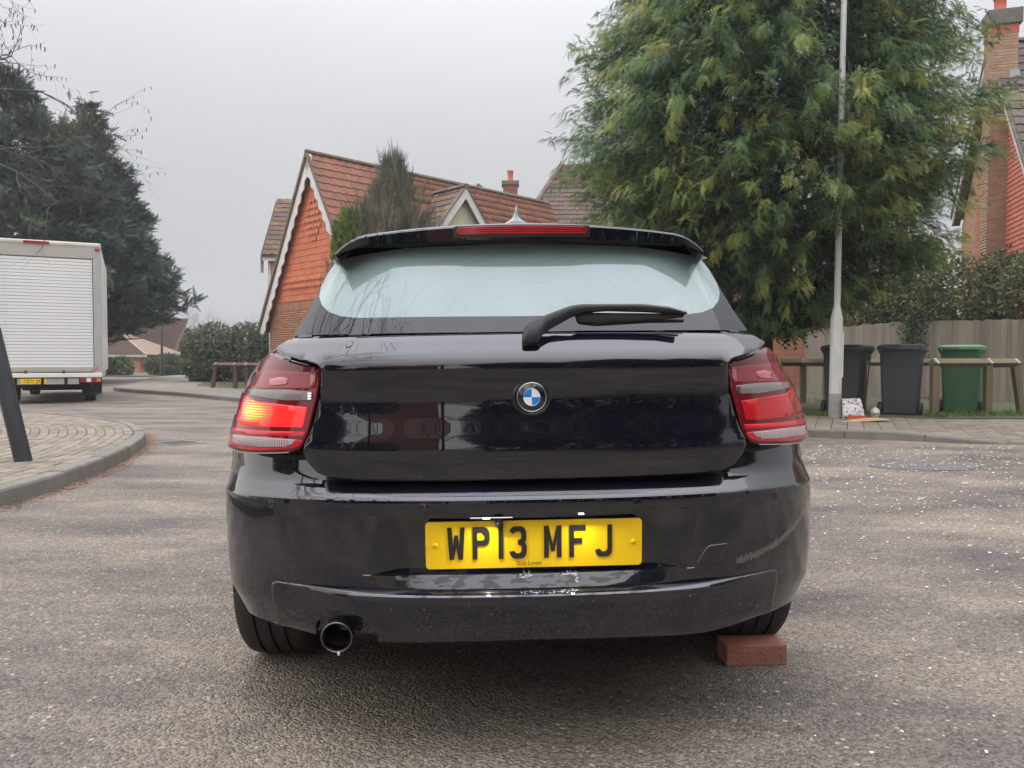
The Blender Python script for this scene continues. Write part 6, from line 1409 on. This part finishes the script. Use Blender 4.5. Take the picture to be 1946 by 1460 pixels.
M_cl = leafmat('climber_leaf', [(0,(.04,.055,.03)), (.4,(.085,.115,.055)), (.8,(.14,.17,.07)), (1,(.26,.18,.05))]); M_ye = leafmat('yellow_leaf', [(0,(.06,.07,.02)), (.4,(.16,.16,.03)), (1,(.42,.38,.08))])
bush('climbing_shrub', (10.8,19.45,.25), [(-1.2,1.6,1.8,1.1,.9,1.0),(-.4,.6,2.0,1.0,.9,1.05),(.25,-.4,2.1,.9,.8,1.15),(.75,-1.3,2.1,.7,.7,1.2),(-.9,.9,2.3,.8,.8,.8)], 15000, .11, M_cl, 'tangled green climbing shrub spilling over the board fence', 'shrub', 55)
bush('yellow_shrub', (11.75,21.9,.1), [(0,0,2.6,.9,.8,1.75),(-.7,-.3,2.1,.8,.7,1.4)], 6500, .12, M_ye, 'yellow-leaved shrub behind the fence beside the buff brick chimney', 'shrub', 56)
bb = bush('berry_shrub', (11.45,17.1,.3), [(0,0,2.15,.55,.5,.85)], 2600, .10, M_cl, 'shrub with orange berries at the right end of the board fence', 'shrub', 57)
bm = bmesh.new(); g_ = np.random.default_rng(9)
for _ in range(150): q = unit(g_.normal(0, 1, (1, 3)))[0]*np.array([.5,.5,.6])+np.array([.1,-.15,2.0]); bmesh.ops.create_icosphere(bm, subdivisions=1, radius=.022, matrix=Matrix.Translation(tuple(q)))
ob('berries', bm_mesh('berries', bm, plain('berry_orange', (.6,.16,.01), .4)), bb, kind='stuff')
iv = empty('ivy', (9.6,18.45,.1), label='ivy strand creeping over the top of the board fence', cat='ivy'); g_ = np.random.default_rng(12); n = 700
tt_ = g_.random(n); P = np.c_[g_.normal(0, .10, n)+.0, g_.normal(0, .03, n), 1.95-tt_**1.4*1.0]; P[:, 0] += P[:, 2]*0; P[:, 0:1] += (g_.normal(0, .35, (n, 1)))*(tt_[:, None] < .18); P[:, 1] -= P[:, 0]*1.35+.05
leaves('foliage', P, g_.normal(0, 1, (n, 3)), unit(g_.normal(0, .5, (n, 3))+np.array([0,-1,0])), g_.uniform(.05, .09, n), g_.random(n), LEAF, M_hd, iv)
# grass tufts round posts and bins
g_ = np.random.default_rng(14); n = 2600; cs = np.array([(7.3,12.35,.35),(8.3,12.6,.5),(7.9,12.5,.3),(5.0,12.2,.3),(6.3,17,1.2),(4.6,13.0,.6),(-10.6,28.5,1.2),(9.5,17.8,.9),(-9.4,26,.8),(6.75,12.15,.2)]); k = g_.integers(0, len(cs), n); P = np.c_[cs[k, :2]+g_.normal(0, 1, (n, 2))*cs[k, 2:3]*.5, np.full(n, .10)]; P = P[(P[:, 1] > 12.25) | (P[:, 0] > 6.4)]; n = len(P)
BL = (np.array([(0,-.06,0),(0,.06,0),(1,0,.12)], float), np.array([(0,1,2)]), np.zeros(3)); leaves('grass_tufts', P, g_.normal(0, .5, (n, 3))+np.array([0,0,1.]), unit(g_.normal(0, 1, (n, 3))), g_.uniform(.04, .13, n), g_.random(n), BL, leafmat('grass_blade', [(0,(.05,.09,.02)), (1,(.16,.22,.05))]), kind='stuff', label='tufts of grass growing round the posts and bins', cat='grass')
# bare trees
def bare(name, loc, starts, depth, m, label, seed, trunk=None, catkins=0, group=None, sides=4, **kw):
    g = np.random.default_rng(seed); t = empty(name, loc, label=label, cat='tree', group=group); S = []; tips = []
    if trunk: ts = []; p = Vector((0,0,-.05)); n = 6; q2 = Vector(trunk[0]); [ts.append((tuple(p.lerp(q2, i/n)), tuple(p.lerp(q2, (i+1)/n)), trunk[1]*(1-.4*i/n), trunk[1]*(1-.4*(i+1)/n))) for i in range(n)]; V, F = tubes(ts, 10); ob('trunk', mesh('trunk', V, F, M_bark, True), t)
    for p, d, L_, r in starts: grow(p, d, L_, r, depth, S, g, tips=tips, **kw)
    V, F = tubes(S, sides); ob('branches', mesh('branches', V, F, m), t)
    if catkins and tips:
        ix = g.integers(0, len(S), catkins*4); P = np.array([S[i][1] for i in ix if S[i][3] < .008 and S[i][1][2] > 3.7])[:catkins]; n = len(P)
        if n: 
            CK = (np.array([(0,-.12,0),(0,.12,0),(1,.08,0),(1,-.08,0),(0,0,.12),(1,0,.1)], float), np.array([(0,1,2),(0,2,3),(1,4,5),(1,5,2)]), np.zeros(6)); leaves('catkins', P, np.c_[g.normal(0, .2, (n, 2)), -np.ones(n)], unit(g.normal(0, 1, (n, 3))), g.uniform(.035, .065, n), g.random(n), CK, leafmat('catkin', [(0,(.16,.13,.08)), (1,(.22,.18,.10))]), t)
    return t
bare('bare_tree', (-8.9,9.2,.12), [((0,0,3.6),(1,.0,.25),2.35,.046),((0,0,3.1),(1,-.05,-.02),2.4,.044),((0,0,4.2),(1,.1,.15),2.3,.042),((0,0,4.6),(1,-.2,.35),2.2,.044),((0,0,5),(-.5,.3,1),2,.04),((0,0,4.5),(0,-.6,1),2,.04)], 3, M_twig,
     'bare tree with catkins whose twigs enter at the left edge', 61, trunk=((0,0,5.2),.13), catkins=2600, sides=3, wander=.16, up=-.01, fall=.60, kids=(2,3))
bare('bare_tree', (-5.0,.3,.1), [((0,0,2.8+.35*i),(math.cos(i*1.7)*.8+.25, math.sin(i*1.7)*.7,.75),2.6,.045) for i in range(10)], 3, M_twig, 'leafless tree mirrored in the rear window, standing just outside the left edge of the picture', 62, trunk=((.1,0,6.6),.16), sides=3, wander=.15, up=.04, fall=.62)
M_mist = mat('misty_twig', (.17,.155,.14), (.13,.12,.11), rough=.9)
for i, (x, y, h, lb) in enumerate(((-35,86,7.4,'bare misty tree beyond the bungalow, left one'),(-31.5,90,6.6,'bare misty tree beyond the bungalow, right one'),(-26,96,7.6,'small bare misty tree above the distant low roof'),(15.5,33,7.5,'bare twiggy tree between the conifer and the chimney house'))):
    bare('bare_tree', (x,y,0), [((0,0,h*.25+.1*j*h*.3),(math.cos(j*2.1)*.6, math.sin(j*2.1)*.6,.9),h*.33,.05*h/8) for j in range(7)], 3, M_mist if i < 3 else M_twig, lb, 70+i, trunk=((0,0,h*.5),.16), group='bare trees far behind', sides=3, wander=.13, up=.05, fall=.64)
conifer((-36.5,84,0), [(.3,1.0),(1.2,1.7),(2.6,1.6),(4.2,1.0),(5.2,.1)], 90, 26, .5, 79, 'small far evergreen between bungalow roof and bare trees', m=M_hd, tr=.1)
# unseen surroundings behind the camera, with hedges and extra trees added to darken paint reflections
BH = (((4.6,-7.5,.9,1.1),'nearest evergreen behind the camera'),((10.5,-9,1.1,2.6),'second evergreen from the nearest, behind the camera'),((1.5,-15,.85,4.0),'evergreen straight behind the camera beyond the nearest'),((17,-4,1.1,5.2),'evergreen far to the right behind the camera'),((-15,-11,1.0,.4),'evergreen to the left behind the camera'),((-21,-3,.95,3.3),'leftmost evergreen behind the camera'))
for (x, y, sc, rz_), lb in BH:
    c = big.copy(); C.objects.link(c); c.location = (x,y,0); c.scale = (sc,)*3; c.rotation_euler = (0,0,rz_); c['label'] = lb; c['group'] = 'evergreens behind the camera'
    for ch_ in big.children: k = ch_.copy(); C.objects.link(k); k.parent = c
bt2 = [o for o in C.objects if o.get('label', '').startswith('leafless tree mirrored')][0]
for (x, y, rz_), lb in (((-9.5,-14.5,1.0),'leafless tree added behind the camera in front of the gabled house'),((-3.4,-19,2.7),'leafless tree added behind the camera between the house and the evergreens')):  # copies added to break up the sky patch mirrored in the tailgate
    c = bt2.copy(); C.objects.link(c); c.location = (x,y,0); c.rotation_euler = (0,0,rz_); c['label'] = lb
    for ch_ in bt2.children: k = ch_.copy(); C.objects.link(k); k.parent = c
bush('added_hedge', (8,-13,0), [(x, 0, 1.3, 1.6, .9, 1.7) for x in range(-7, 13, 2)], 9000, .34, M_hd, 'tall hedge added behind the camera to block the mirrored horizon', 'hedge', 58)  # added unseen, keeps low sky out of the car's reflections
bush('added_hedge', (-16,-15,0), [(x, 0, 1.2, 1.6, .9, 1.5) for x in range(-8, 9, 2)], 7000, .34, M_hd, 'long hedge added behind the camera on the left to darken reflections', 'hedge', 59)
for i, (x, y, rz_, lb) in enumerate(((-9.5,-24,R(8),'gabled brick house behind the camera, mirrored in the tailgate'),(-17,-30,R(14),'second brick house behind the camera, mirrored low in the paint'))):
    h_ = house('brick_house', (x,y,0), rz_, label=lb, cat='house'); quad('wall', [(-5,0,0),(5,0,0),(5,0,5),(-5,0,5)][::-1], M_box, h_, -.3); quad('roof', [(-5.4,.4,4.9),(5.4,.4,4.9),(5.4,-4,8.6),(-5.4,-4,8.6)], M_roofr, h_, .1)
    if i == 0: quad('gable_wall', [(-2.2,.25,4.6),(1.6,.25,4.6),(-.3,.25,8.2)], M_box, h_, .1)
    for x2 in (-3.4,-.4,2.6):
        for z2 in (1.0,3.4): w_ = ob('window', boxme('window', x2-.6,x2+.6,.01,.12,z2,z2+1.2, M_soff), h_); ob('pane', boxme('pane', x2-.5,x2+.5,.121,.13,z2+.1,z2+1.1, M_wing), w_)

# ------------------------------------------------------------------ thin mist in the air
m = bpy.data.materials.new('mist'); m.use_nodes = True; nt = m.node_tree; nt.nodes.clear(); o_ = nt.nodes.new('ShaderNodeOutputMaterial'); pv = nt.nodes.new('ShaderNodeVolumePrincipled')
pv.inputs['Density'].default_value = .0012; pv.inputs['Color'].default_value = (.93,.95,1,1); pv.inputs['Anisotropy'].default_value = .2; nt.links.new(pv.outputs[0], o_.inputs['Volume'])
ob('haze', boxme('haze', -150,150,-70,170,-1,17, m), kind='stuff')
